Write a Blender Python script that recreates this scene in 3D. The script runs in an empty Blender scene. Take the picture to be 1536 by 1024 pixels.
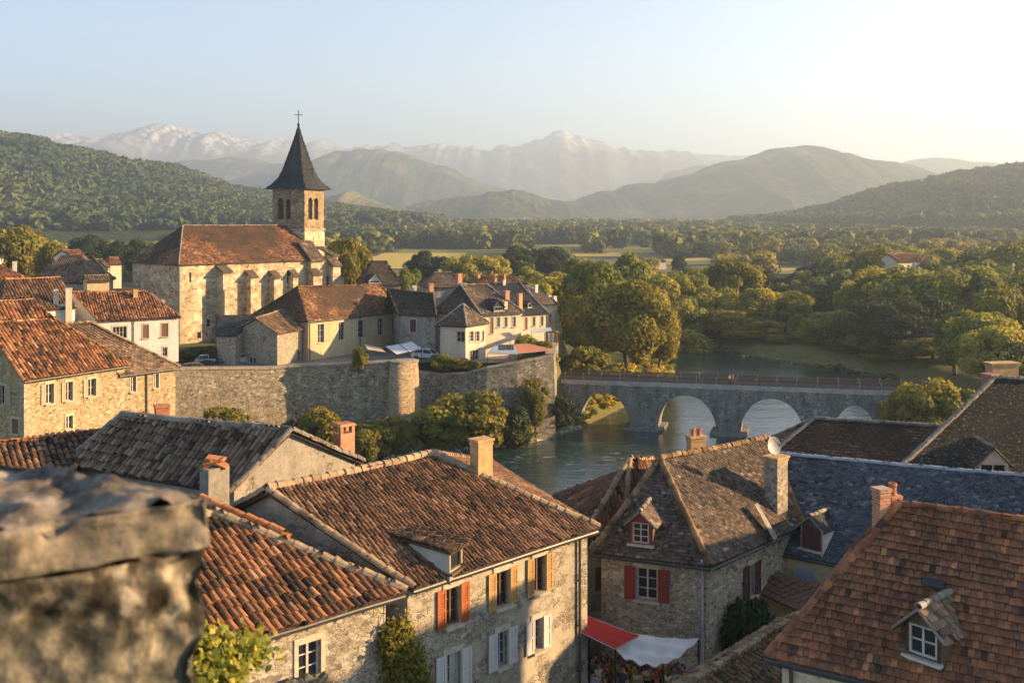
import bpy, math, random
import numpy as np
from mathutils import Vector
random.seed(11)
rng = np.random.default_rng(11)
F, CX, HY = 1500.0, 768.0, 330.0     # focal length in photo pixels, centre column, horizon row
SC = bpy.context.scene
COL = SC.collection
A3 = lambda *p: np.array(p, float)

def P(x, y, z):                       # point seen at photo pixel (x, y) lying at height z
    D = z * F / (HY - y)
    return A3((x - CX) / F * D, D, z)
def PD(x, y, D):                      # point seen at photo pixel (x, y) at distance D
    return A3((x - CX) / F * D, D, (HY - y) / F * D)
def nrm(v):
    v = np.asarray(v, float); return v / (np.linalg.norm(v) + 1e-12)

# ------------------------------------------------------------------ mesh building
class MB:
    def __init__(s): s.v = []; s.n = 0; s.f = []          # f: list of (faces ndarray, tint ndarray)
    def add(s, v, faces, tint=0.5):
        v = np.asarray(v, float).reshape(-1, 3)
        if isinstance(faces, np.ndarray): groups = [faces]
        else:
            by = {}
            for f in faces: by.setdefault(len(f), []).append(f)
            groups = [np.array(g, int) for g in by.values()]
        for g in groups:
            t = np.broadcast_to(np.asarray(tint, float), (len(g),)) if np.ndim(tint) == 0 else np.asarray(tint, float)
            s.f.append((g + s.n, t))
        s.v.append(v); s.n += len(v)
        return s
    def box(s, c, size, U=(1, 0, 0), V=(0, 1, 0), tint=0.5, taper=1.0):
        c = np.asarray(c, float); U = nrm(U); V = nrm(V); N = np.cross(U, V)
        a, b, h = np.asarray(size, float) / 2
        vs = []
        for k in (-1, 1):
            q = 1.0 if k < 0 else taper
            for (i, j) in ((-1, -1), (1, -1), (1, 1), (-1, 1)):
                vs.append(c + U * a * i * q + V * b * j * q + N * h * k)
        return s.add(vs, [(3, 2, 1, 0), (4, 5, 6, 7), (0, 1, 5, 4), (1, 2, 6, 5), (2, 3, 7, 6), (3, 0, 4, 7)], tint)
    def poly_prism(s, pts, off, tint=0.5):
        n = len(pts); pts = np.asarray(pts, float); o = pts + np.asarray(off, float)
        fs = [tuple(range(n)), tuple(range(2 * n - 1, n - 1, -1))]
        for i in range(n):
            j = (i + 1) % n; fs.append((j, i, n + i, n + j))
        return s.add(np.vstack([pts, o]), fs, tint)
    def tube(s, pts, r, n=8, tint=0.5, cap=True):
        pts = [np.asarray(p, float) for p in pts]; m = len(pts)
        rs = [r] * m if np.ndim(r) == 0 else list(r)
        vs = []
        ref = A3(0, 0, 1)
        for i, p in enumerate(pts):
            d = nrm(pts[min(i + 1, m - 1)] - pts[max(i - 1, 0)])
            rr = ref if abs(d @ ref) < .95 else A3(1, 0, 0)
            a = nrm(np.cross(d, rr)); b = np.cross(d, a)
            for k in range(n):
                t = 2 * math.pi * k / n
                vs.append(p + rs[i] * (math.cos(t) * a + math.sin(t) * b))
        fs = []
        for i in range(m - 1):
            for k in range(n):
                k2 = (k + 1) % n
                fs.append((i * n + k, i * n + k2, (i + 1) * n + k2, (i + 1) * n + k))
        if cap:
            fs.append(tuple(range(n - 1, -1, -1))); fs.append(tuple(range((m - 1) * n, m * n)))
        return s.add(vs, fs, tint)
    def lathe(s, c, prof, n=12, tint=0.5, ang0=0.0):      # prof: list of (r, z)
        c = np.asarray(c, float); vs = []; fs = []
        for (r, z) in prof:
            for k in range(n):
                t = ang0 + 2 * math.pi * k / n
                vs.append(c + A3(r * math.cos(t), r * math.sin(t), z))
        for i in range(len(prof) - 1):
            for k in range(n):
                k2 = (k + 1) % n
                fs.append((i * n + k, i * n + k2, (i + 1) * n + k2, (i + 1) * n + k))
        fs.append(tuple(range(n - 1, -1, -1))); fs.append(tuple(range((len(prof) - 1) * n, len(prof) * n)))
        return s.add(vs, fs, tint)
    def build(s, name, mat, parent=None, smooth=False, tint=True):
        V = np.vstack(s.v) if s.v else np.zeros((0, 3))
        if parent is not None: V = V - wl(parent)
        me = bpy.data.meshes.new(name)
        me.vertices.add(len(V)); me.vertices.foreach_set('co', V.astype(np.float32).ravel())
        tot = np.concatenate([np.full(len(g), g.shape[1]) for g, _ in s.f]).astype(np.int32)
        loops = np.concatenate([g.ravel() for g, _ in s.f]).astype(np.int32)
        me.loops.add(len(loops)); me.loops.foreach_set('vertex_index', loops)
        me.polygons.add(len(tot))
        st = np.zeros(len(tot), np.int32); st[1:] = np.cumsum(tot)[:-1]
        me.polygons.foreach_set('loop_start', st)
        try: me.polygons.foreach_set('loop_total', tot)
        except Exception: pass
        me.polygons.foreach_set('use_smooth', np.full(len(tot), bool(smooth)))
        me.update(calc_edges=True); me.validate()
        if tint and len(me.polygons) == len(tot):
            at = me.attributes.new('tint', 'FLOAT', 'FACE')
            at.data.foreach_set('value', np.concatenate([t for _, t in s.f]).astype(np.float32))
        if mat is not None: me.materials.append(mat)
        o = bpy.data.objects.new(name, me); COL.objects.link(o)
        if parent is not None: o.parent = parent
        return o

def wl(o):
    p = np.zeros(3)
    while o is not None: p = p + np.array(o.location); o = o.parent
    return p
def tag(o, label=None, cat=None, group=None, kind=None):
    if label: o['label'] = label
    if cat: o['category'] = cat
    if group: o['group'] = group
    if kind: o['kind'] = kind
    return o
def thing(name, label, cat, loc=(0, 0, 0), group=None):
    o = bpy.data.objects.new(name, None); COL.objects.link(o)
    o.location = Vector(loc); o.empty_display_size = .3
    return tag(o, label, cat, group)
def dup(root, loc, rot=0, scale=None, label=None):
    r = root.copy(); COL.objects.link(r); r.location = Vector(loc); r.rotation_euler = (0, 0, rot)
    if scale is not None: r.scale = scale
    if label: r['label'] = label
    for ch in list(root.children):
        c = ch.copy(); COL.objects.link(c); c.parent = r
        for g in list(ch.children):
            d = g.copy(); COL.objects.link(d); d.parent = c
    return r

# ------------------------------------------------------------------ noise
_lat = np.random.default_rng(3).random((256, 256))
def vnoise(x, y):
    x = np.asarray(x, float); y = np.asarray(y, float)
    xi = np.floor(x).astype(int); yi = np.floor(y).astype(int); fx = x - xi; fy = y - yi
    fx = fx * fx * (3 - 2 * fx); fy = fy * fy * (3 - 2 * fy)
    g = lambda a, b: _lat[a % 256, b % 256]
    return (g(xi, yi) * (1 - fx) + g(xi + 1, yi) * fx) * (1 - fy) + (g(xi, yi + 1) * (1 - fx) + g(xi + 1, yi + 1) * fx) * fy
def fbm(x, y, o=5, ridged=False):
    s = 0; a = .5
    for k in range(o):
        n = vnoise(x * 2 ** k + 17 * k, y * 2 ** k + 31 * k)
        s = s + a * ((1 - abs(2 * n - 1)) if ridged else n); a *= .5
    return s

# ------------------------------------------------------------------ materials
class NT:
    def __init__(s, name):
        s.m = bpy.data.materials.new(name); s.m.use_nodes = True; s.t = s.m.node_tree; s.t.nodes.clear()
        s.out = s.t.nodes.new('ShaderNodeOutputMaterial')
    def n(s, typ, ins=None, **kw):
        nd = s.t.nodes.new(typ)
        for k, v in kw.items(): setattr(nd, k, v)
        for k, v in (ins or {}).items():
            sock = nd.inputs[k]
            if isinstance(v, bpy.types.NodeSocket): s.t.links.new(v, sock)
            elif v is not None: sock.default_value = v
        return nd
    def coord(s, scale=(1, 1, 1), obj=True):
        tc = s.n('ShaderNodeTexCoord')
        mp = s.n('ShaderNodeMapping', {'Vector': tc.outputs['Object'], 'Scale': scale})
        return mp.outputs[0]
    def noise(s, vec, scale, detail=4, rough=.55):
        return s.n('ShaderNodeTexNoise', {'Vector': vec, 'Scale': scale, 'Detail': detail, 'Roughness': rough}).outputs[0]
    def ramp(s, fac, stops, interp='LINEAR'):
        r = s.n('ShaderNodeValToRGB', {'Fac': fac}); cr = r.color_ramp; cr.interpolation = interp
        while len(cr.elements) < len(stops): cr.elements.new(.5)
        for e, (p, c) in zip(cr.elements, stops):
            e.position = p; e.color = (c, c, c, 1) if np.ndim(c) == 0 else (*c, 1)
        return r.outputs[0]
    def mix(s, fac, a, b, mode='MIX'):
        m = s.n('ShaderNodeMix', data_type='RGBA', blend_type=mode)
        for i, v in ((0, fac), (6, a), (7, b)):
            if isinstance(v, bpy.types.NodeSocket): s.t.links.new(v, m.inputs[i])
            elif i == 0: m.inputs[i].default_value = v
            else: m.inputs[i].default_value = (*v, 1) if len(v) == 3 else v
        return m.outputs[2]
    def math(s, op, a, b=0.0, clamp=False):
        m = s.n('ShaderNodeMath', {0: a, 1: b}, operation=op); m.use_clamp = clamp
        return m.outputs[0]
    def bump(s, h, strength=.5, dist=.03, normal=None):
        return s.n('ShaderNodeBump', {'Height': h, 'Strength': strength, 'Distance': dist, 'Normal': normal}).outputs[0]
    def bsdf(s, col, rough=.9, normal=None, **kw):
        ins = {'Base Color': col if isinstance(col, bpy.types.NodeSocket) else (*col, 1), 'Roughness': rough, 'Normal': normal}
        ins.update(kw)
        b = s.n('ShaderNodeBsdfPrincipled', ins)
        s.t.links.new(b.outputs[0], s.out.inputs['Surface'])
        return b
    def tint(s): return s.n('ShaderNodeAttribute', attribute_name='tint').outputs['Fac']

def tile_mat(name, stops, lichen=.25, lich_col=(.30, .28, .23), moss=.15, moss_col=(.06, .06, .025)):
    N = NT(name); c = N.coord()
    t = N.tint()
    n1 = N.noise(c, 9, 3); n2 = N.noise(c, .55, 3); n3 = N.noise(c, 26, 3)
    f = N.math('ADD', t, N.math('MULTIPLY', N.math('SUBTRACT', n2, .5), .7), True)
    col = N.ramp(f, [(p_, tuple(x * .82 for x in c_)) for p_, c_ in stops])
    col = N.mix(.55, col, N.ramp(n1, [(.3, .45), (.75, 1.25)]), 'MULTIPLY')
    n4 = N.noise(c, 3.3, 5, .7)
    col = N.mix(N.math('MULTIPLY', N.ramp(n4, [(.54, 0), (.66, 1)]), moss * 3, True), col, moss_col)
    lm = N.math('MULTIPLY', N.ramp(N.noise(c, 6.5, 5, .75), [(.56, 0), (.66, 1)]), lichen * 2.4, True)
    col = N.mix(lm, col, lich_col)
    N.bsdf(col, .88, N.bump(n3, .5, .012), **{'Specular IOR Level': .25})
    return N.m

def wall_mat(name, stones, mortar, scale=3.2, plaster=None, pl_amt=.5, stain=.35, edge=.09, bump=.8, zs=1.6, pits=.75, dark=(.055, .042, .03)):
    N = NT(name); c = N.coord((1, 1, zs))
    wob = N.n('ShaderNodeTexNoise', {'Vector': c, 'Scale': 2.2, 'Detail': 2}).outputs['Color']
    cv = N.n('ShaderNodeMix', data_type='VECTOR'); cv.inputs[0].default_value = .12
    N.t.links.new(c, cv.inputs[4]); N.t.links.new(wob, cv.inputs[5]); vec = cv.outputs[1]
    v1 = N.n('ShaderNodeTexVoronoi', {'Vector': vec, 'Scale': scale}, voronoi_dimensions='3D')
    v2 = N.n('ShaderNodeTexVoronoi', {'Vector': vec, 'Scale': scale}, feature='DISTANCE_TO_EDGE')
    sep = N.n('ShaderNodeSeparateColor', {0: v1.outputs['Color']}).outputs[0]
    v3 = N.n('ShaderNodeTexVoronoi', {'Vector': vec, 'Scale': scale * 2.3}, voronoi_dimensions='3D')
    sep3 = N.n('ShaderNodeSeparateColor', {0: v3.outputs['Color']}).outputs[1]
    sz = N.ramp(N.noise(c, scale * .45, 2), [(.47, 0), (.55, 1)])
    col = N.ramp(N.mix(N.math('MULTIPLY', sz, .8), sep, sep3), stones)
    fine = N.noise(c, 22, 4, .7)
    col = N.mix(.5, col, N.ramp(fine, [(.3, .6), (.7, 1.2)]), 'MULTIPLY')
    v4 = N.n('ShaderNodeTexVoronoi', {'Vector': vec, 'Scale': scale * 2.3}, feature='DISTANCE_TO_EDGE')
    jn = N.noise(c, scale * 1.6, 4, .7)
    ed = N.mix(sz, v2.outputs[0], v4.outputs[0])
    em = N.ramp(N.math('ADD', ed, N.math('MULTIPLY', N.math('SUBTRACT', jn, .5), .16)), [(edge * .1, 0), (edge * 1.1, 1)])
    col = N.mix(em, mortar, col)
    hgt = em
    if plaster is not None:
        big = N.noise(c, .55, 6, .68)
        pm = N.ramp(big, [(1 - pl_amt - .03, 0), (1 - pl_amt + .05, 1)])
        pc = N.mix(.6, plaster, N.ramp(N.noise(c, 3.1, 6, .7), [(.3, .62), (.7, 1.15)]), 'MULTIPLY')
        col = N.mix(pm, col, pc)
        hgt = N.mix(pm, em, N.ramp(fine, [(0, .85), (1, 1.0)]))
    pn = N.noise(c, scale * 3.2, 3, .65)
    pit = N.math('MULTIPLY', N.ramp(pn, [(.55, 0), (.64, 1)]), pits)
    if plaster is not None: pit = N.math('MULTIPLY', pit, N.mix(pm, (1, 1, 1), (.45, .45, .45)))
    col = N.mix(pit, col, dark)
    st = N.noise(N.coord((.9, .9, .28)), 1.1, 5, .7)
    col = N.mix(stain, col, N.ramp(st, [(.32, .42), (.66, 1.12)]), 'MULTIPLY')
    b = N.bump(hgt, bump, .035, N.bump(fine, .35, .02))
    N.bsdf(col, .92, b, **{'Specular IOR Level': .2})
    return N.m

def plain_mat(name, col, rough=.6, var=.3, scale=4, bump=.15, metal=0.0, spec=.35):
    N = NT(name); c = N.coord()
    n = N.noise(c, scale, 5, .65); n2 = N.noise(c, scale * 7, 3)
    cc = N.mix(1.0, col, N.ramp(n, [(.3, 1 - var), (.7, 1 + var * .4)]), 'MULTIPLY')
    N.bsdf(cc, rough, N.bump(n2, bump, .01), Metallic=metal, **{'Specular IOR Level': spec})
    return N.m
def wood_mat(name, col, var=.4):
    N = NT(name); c = N.coord((14, 14, 1.2))
    n = N.noise(c, 1.6, 5, .65)
    cc = N.mix(1.0, col, N.ramp(n, [(.3, 1 - var), (.7, 1.12)]), 'MULTIPLY')
    N.bsdf(cc, .7, N.bump(n, .3, .006), **{'Specular IOR Level': .25})
    return N.m
def brick_mat(name, c1, c2, mortar):
    N = NT(name); tc = N.coord()
    s = N.n('ShaderNodeSeparateXYZ', {0: tc})
    xy = N.math('ADD', s.outputs[0], s.outputs[1])
    v = N.n('ShaderNodeCombineXYZ', {0: xy, 1: s.outputs[2], 2: 0.0}).outputs[0]
    b = N.n('ShaderNodeTexBrick', {'Vector': v, 'Color1': (*c1, 1), 'Color2': (*c2, 1), 'Mortar': (*mortar, 1), 'Scale': 1.0,
                                   'Mortar Size': .012, 'Brick Width': .22, 'Row Height': .075})
    n = N.noise(tc, 7, 5, .7)
    col = N.mix(.8, b.outputs[0], N.ramp(n, [(.3, .5), (.7, 1.15)]), 'MULTIPLY')
    N.bsdf(col, .9, N.bump(b.outputs[1], -.5, .012), **{'Specular IOR Level': .2})
    return N.m
def leaf_mat(name, stops, trans=.42):
    N = NT(name)
    t = N.tint(); oi = N.n('ShaderNodeObjectInfo').outputs['Random']
    f = N.math('ADD', t, N.math('MULTIPLY', N.math('SUBTRACT', oi, .5), .35), True)
    col = N.ramp(f, stops)
    p = N.n('ShaderNodeBsdfPrincipled', {'Base Color': col, 'Roughness': .62, 'Specular IOR Level': .18})
    tr = N.n('ShaderNodeBsdfTranslucent', {'Color': N.mix(1.0, col, (1.25, 1.1, .45), 'MULTIPLY')})
    m = N.n('ShaderNodeMixShader', {0: trans, 1: p.outputs[0], 2: tr.outputs[0]})
    N.t.links.new(m.outputs[0], N.out.inputs['Surface'])
    return N.m

M = {}
def mats():
    M['canal_orange'] = tile_mat('canal_orange', [(0, (.035, .022, .016)), (.3, (.13, .06, .03)), (.55, (.30, .125, .05)), (.8, (.46, .19, .075)), (1, (.56, .30, .15))], .12, moss=.14)
    M['canal_brown'] = tile_mat('canal_brown', [(0, (.03, .02, .014)), (.3, (.10, .052, .03)), (.6, (.21, .10, .05)), (.85, (.33, .165, .085)), (1, (.40, .23, .13))], .2, moss=.2)
    M['canal_dark'] = tile_mat('canal_dark', [(0, (.04, .026, .018)), (.4, (.155, .098, .06)), (.7, (.26, .165, .10)), (1, (.38, .24, .15))], .22, moss=.16)
    M['canal_tan'] = tile_mat('canal_tan', [(0, (.05, .035, .02)), (.35, (.19, .105, .05)), (.7, (.33, .19, .09)), (1, (.43, .28, .15))], .22, moss=.2)
    M['flat_red'] = tile_mat('flat_red', [(0, (.052, .03, .02)), (.3, (.185, .074, .038)), (.6, (.345, .125, .055)), (.85, (.50, .185, .074)), (1, (.62, .27, .10))], .14, moss=.2)
    M['flat_brown'] = tile_mat('flat_brown', [(0, (.03, .022, .018)), (.35, (.085, .058, .042)), (.65, (.14, .094, .066)), (.9, (.22, .14, .09)), (1, (.33, .27, .21))], .22, moss=.14)
    M['flat_rust'] = tile_mat('flat_rust', [(0, (.03, .02, .014)), (.35, (.125, .052, .024)), (.65, (.225, .095, .04)), (.9, (.33, .15, .065)), (1, (.42, .27, .16))], .16, moss=.2)
    M['flat_deep'] = tile_mat('flat_deep', [(0, (.016, .012, .010)), (.4, (.05, .034, .024)), (.75, (.085, .055, .036)), (1, (.17, .12, .085))], .24, moss=.2)
    M['slate'] = tile_mat('slate', [(0, (.032, .036, .041)), (.4, (.072, .081, .092)), (.75, (.112, .124, .138)), (1, (.22, .225, .23))], .14, (.26, .26, .25), .03)
    M['slate_dark'] = tile_mat('slate_dark', [(0, (.018, .018, .020)), (.5, (.042, .042, .046)), (.85, (.07, .068, .068)), (1, (.14, .13, .12))], .1, (.2, .2, .19), .05)
    M['cap_light'] = tile_mat('cap_light', [(0, (.16, .11, .07)), (.5, (.36, .25, .15)), (1, (.5, .36, .22))], .3, moss=.12)
    M['cap_orange'] = tile_mat('cap_orange', [(0, (.25, .10, .045)), (.5, (.46, .17, .065)), (1, (.55, .25, .1))], .1, moss=.03)
    M['cap_grey'] = tile_mat('cap_grey', [(0, (.12, .10, .08)), (.5, (.26, .22, .18)), (1, (.4, .34, .28))], .3, moss=.15)
    st_gold = [(0, (.20, .135, .07)), (.35, (.36, .26, .145)), (.7, (.47, .36, .215)), (1, (.56, .46, .31))]
    st_grey = [(0, (.16, .13, .095)), (.35, (.29, .24, .175)), (.7, (.40, .34, .255)), (1, (.52, .46, .37))]
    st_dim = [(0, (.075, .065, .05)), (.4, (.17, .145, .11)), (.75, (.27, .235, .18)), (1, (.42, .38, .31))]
    M['rubble_gold'] = wall_mat('rubble_gold', st_gold, (.42, .32, .185), 4.2, edge=.07, bump=.7)
    M['rubble_grey'] = wall_mat('rubble_grey', st_grey, (.33, .275, .195), 5.2, edge=.07, bump=.6)
    M['rampart'] = wall_mat('rampart', [(0, (.11, .09, .065)), (.4, (.25, .205, .145)), (.75, (.36, .30, .21)), (1, (.50, .43, .32))], (.28, .225, .15), 2.5, stain=.6)
    M['church'] = wall_mat('church', st_gold, (.50, .41, .27), 1.7, (.58, .50, .36), .46, .4)
    M['church_bell'] = wall_mat('church_bell', [(0, (.13, .092, .055)), (.4, (.26, .19, .11)), (.75, (.35, .265, .165)), (1, (.46, .36, .24))], (.24, .18, .11), 1.6)
    M['facade'] = wall_mat('facade', st_grey, (.34, .28, .2), 4.6, (.43, .365, .28), .52, .5)
    M['facade_low'] = wall_mat('facade_low', st_gold, (.42, .34, .23), 2.6, (.50, .42, .31), .42, .4)
    M['corner_stone'] = wall_mat('corner_stone', [(0, (.30, .24, .16)), (.5, (.42, .34, .24)), (1, (.5, .42, .31))], (.3, .25, .17), 1.9, zs=1.6)
    M['stone_pale'] = wall_mat('stone_pale', [(0, (.20, .14, .085)), (.3, (.38, .31, .22)), (.7, (.52, .45, .34)), (1, (.6, .54, .44))], (.42, .35, .25), 4.2)
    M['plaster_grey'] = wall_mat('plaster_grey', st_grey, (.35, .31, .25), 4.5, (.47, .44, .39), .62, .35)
    M['plaster_white'] = wall_mat('plaster_white', st_grey, (.45, .40, .33), 4, (.66, .60, .52), .78, .3)
    M['plaster_cream'] = wall_mat('plaster_cream', st_gold, (.5, .42, .3), 3.4, (.60, .50, .36), .74, .3)
    M['plaster_ochre'] = wall_mat('plaster_ochre', st_gold, (.5, .38, .22), 3.6, (.55, .41, .23), .66, .3)
    M['plaster_pink'] = wall_mat('plaster_pink', st_gold, (.5, .42, .3), 3.4, (.60, .47, .36), .85, .25)
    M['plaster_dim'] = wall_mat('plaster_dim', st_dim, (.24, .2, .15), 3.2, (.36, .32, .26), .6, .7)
    M['bridge'] = wall_mat('bridge', [(0, (.13, .12, .10)), (.4, (.25, .23, .19)), (.75, (.36, .33, .27)), (1, (.48, .44, .36))], (.20, .18, .145), 2.2, (.25, .23, .19), .5, .8, zs=1.3)
    M['kerb'] = wall_mat('kerb', [(0, (.42, .36, .3)), (1, (.56, .48, .4))], (.38, .32, .26), 1.0, stain=.3, pits=.3)
    M['sill'] = plain_mat('sill', (.46, .39, .29), .85, .3, 5, .3)
    M['frame_white'] = plain_mat('frame_white', (.47, .43, .37), .55, .25)
    M['frame_brown'] = plain_mat('frame_brown', (.10, .06, .038), .6, .3)
    M['frame_grey'] = plain_mat('frame_grey', (.34, .33, .31), .6, .3)
    M['timber'] = wood_mat('timber', (.11, .075, .05))
    M['sh_orange'] = wood_mat('sh_orange', (.38, .10, .03), .4)
    M['sh_yellow'] = wood_mat('sh_yellow', (.43, .25, .095), .35)
    M['sh_white'] = wood_mat('sh_white', (.54, .50, .46), .25)
    M['sh_cream'] = wood_mat('sh_cream', (.40, .33, .22), .3)
    M['sh_red'] = wood_mat('sh_red', (.24, .045, .032), .3)
    M['sh_dark'] = wood_mat('sh_dark', (.085, .035, .03), .3)
    M['sh_blue'] = wood_mat('sh_blue', (.30, .34, .37), .25)
    M['sh_brown'] = wood_mat('sh_brown', (.16, .08, .05), .3)
    M['zinc'] = plain_mat('zinc', (.10, .10, .10), .45, .35, 3, .1, .6)
    M['lead'] = plain_mat('lead', (.36, .38, .41), .6, .3, 3, .2, .2)
    M['brick'] = brick_mat('brick', (.42, .14, .06), (.52, .20, .09), (.45, .34, .24))
    M['brick_dark'] = brick_mat('brick_dark', (.26, .11, .07), (.34, .16, .1), (.3, .24, .18))
    M['render_orange'] = plain_mat('render_orange', (.48, .29, .13), .9, .4, 4, .5)
    M['terracotta'] = plain_mat('terracotta', (.40, .15, .07), .85, .35, 6, .3)
    M['concrete'] = plain_mat('concrete', (.24, .215, .175), .9, .4, 3, .5)
    M['iron'] = plain_mat('iron', (.03, .03, .032), .5, .3, 4, .1, .6)
    M['spire'] = tile_mat('spire', [(0, (.016, .018, .023)), (.5, (.033, .037, .046)), (1, (.06, .064, .075))], .03, (.1, .1, .1), .02)
    N = NT('glass'); N.bsdf((.018, .02, .024), .12, None, **{'Specular IOR Level': .5}); M['glass'] = N.m
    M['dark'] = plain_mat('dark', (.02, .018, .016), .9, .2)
    g = [(0, (.022, .034, .010)), (.35, (.052, .070, .016)), (.65, (.105, .112, .024)), (1, (.19, .165, .036))]; bright = lambda g_, k: [(p_, tuple(x * k * q for x, q in zip(c_, (1.14, 1.0, .8)))) for p_, c_ in g_]; g = bright(g, 2.5)
    M['leaf'] = leaf_mat('leaf', g)
    M['leaf_gold'] = leaf_mat('leaf_gold', [(0, (.06, .066, .012)), (.35, (.145, .14, .022)), (.7, (.25, .21, .032)), (1, (.36, .28, .05))], .4)
    M['leaf_dark'] = leaf_mat('leaf_dark', [(0, (.012, .022, .010)), (.5, (.032, .047, .016)), (1, (.075, .085, .024))], .3)
    M['leaf_wood'] = leaf_mat('leaf_wood', [(0, (.04, .06, .018)), (.4, (.105, .118, .026)), (.75, (.20, .19, .038)), (1, (.31, .25, .05))], .25)
    M['leaf_hill'] = leaf_mat('leaf_hill', [(0, (.03, .05, .02)), (.4, (.062, .088, .028)), (.75, (.11, .125, .036)), (1, (.17, .16, .046))], .15)
    M['bark'] = plain_mat('bark', (.10, .078, .055), .95, .5, 8, .8)
SUN_E, SKY_E, HAZE, HG, EXPO = 5.0, .058, 2.8e-4, .38, 2.45
# ------------------------------------------------------------------ roofs
def inpoly(s, t, poly, m=0.0):
    ok = np.ones(len(s), bool); n = len(poly)
    for i in range(n):                                    # convex, counter-clockwise
        a = poly[i]; b = poly[(i + 1) % n]; e = b - a; L = np.hypot(*e)
        if L < 1e-6: continue
        ok &= ((e[0] * (t - a[1]) - e[1] * (s - a[0])) / L) > -m
    return ok
def bil(pts, u, v):
    a, b, c, d = pts; u = np.asarray(u)[..., None]; v = np.asarray(v)[..., None]
    return (a * (1 - u) + b * u) * (1 - v) + (d * (1 - u) + c * u) * v
def inv_bil(q, s, t):
    a, b, c, d = q; u = np.full(len(s), .5); v = np.full(len(s), .5); p = np.stack([s, t], -1)
    for _ in range(10):
        r = bil(q, u, v) - p
        du = (b - a) * (1 - v)[:, None] + (c - d) * v[:, None]; dv = (d - a) * (1 - u)[:, None] + (c - b) * u[:, None]
        det = du[:, 0] * dv[:, 1] - du[:, 1] * dv[:, 0] + 1e-9
        u = np.clip(u - (r[:, 0] * dv[:, 1] - r[:, 1] * dv[:, 0]) / det, -.5, 1.5); v = np.clip(v - (du[:, 0] * r[:, 1] - du[:, 1] * r[:, 0]) / det, -.5, 1.5)
    return u, v
def slab(mb, pts, th=.13, tint=.12, n=8):
    pts = [np.asarray(p, float) for p in pts]
    if len(pts) == 3: return mb.poly_prism(pts, (0, 0, -th), tint)
    g = np.linspace(0, 1, n + 1); U_, V_ = np.meshgrid(g, g); T = bil(pts, U_.ravel(), V_.ravel()); Bt = T - A3(0, 0, th); k = n + 1; m = k * k
    f = [(j * k + i, j * k + i + 1, (j + 1) * k + i + 1, (j + 1) * k + i) for j in range(n) for i in range(n)]
    fb = [tuple(m + x for x in q[::-1]) for q in f]; sd_ = []
    for i in range(n):
        for (p, q) in ((i, i + 1), ((n) * k + i + 1, n * k + i), ((i + 1) * k, i * k), (i * k + n, (i + 1) * k + n)): sd_.append((q, p, m + p, m + q))
    mb.add(np.vstack([T, Bt]), f + fb + sd_, tint)
def tmpl(kind, w, l):
    if kind == 'canal':
        ang = np.linspace(0, math.pi, 6); v = []
        for (r, b, lift) in ((w * .50, -.05 * l, .035), (w * .39, 1.1 * l, .0), (w * .40, -.05 * l, .03)):
            for a in ang: v.append((r * math.cos(a), b, r * .85 * math.sin(a) + lift))
        f = [(i + 1, i, 6 + i, 7 + i) for i in range(5)] + [(12 + i, i, i + 1, 13 + i) for i in range(5)]
        return np.array(v), np.array(f)
    h = {'flat': .032, 'thick': .06}.get(kind, .016)
    a = w * (.475 if kind != 'slate' else .485)
    v = [(-a, -.03 * l, h), (a, -.03 * l, h), (a * .99, 1.25 * l, .0), (-a * .99, 1.25 * l, .0), (-a, -.03 * l, max(-.02, h - .024)), (a, -.03 * l, max(-.02, h - .024)), (a, 1.25 * l, -.02), (-a, 1.25 * l, -.02)]
    return np.array(v), np.array([(0, 1, 2, 3), (4, 5, 1, 0), (5, 6, 2, 1), (7, 4, 0, 3)])
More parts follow.
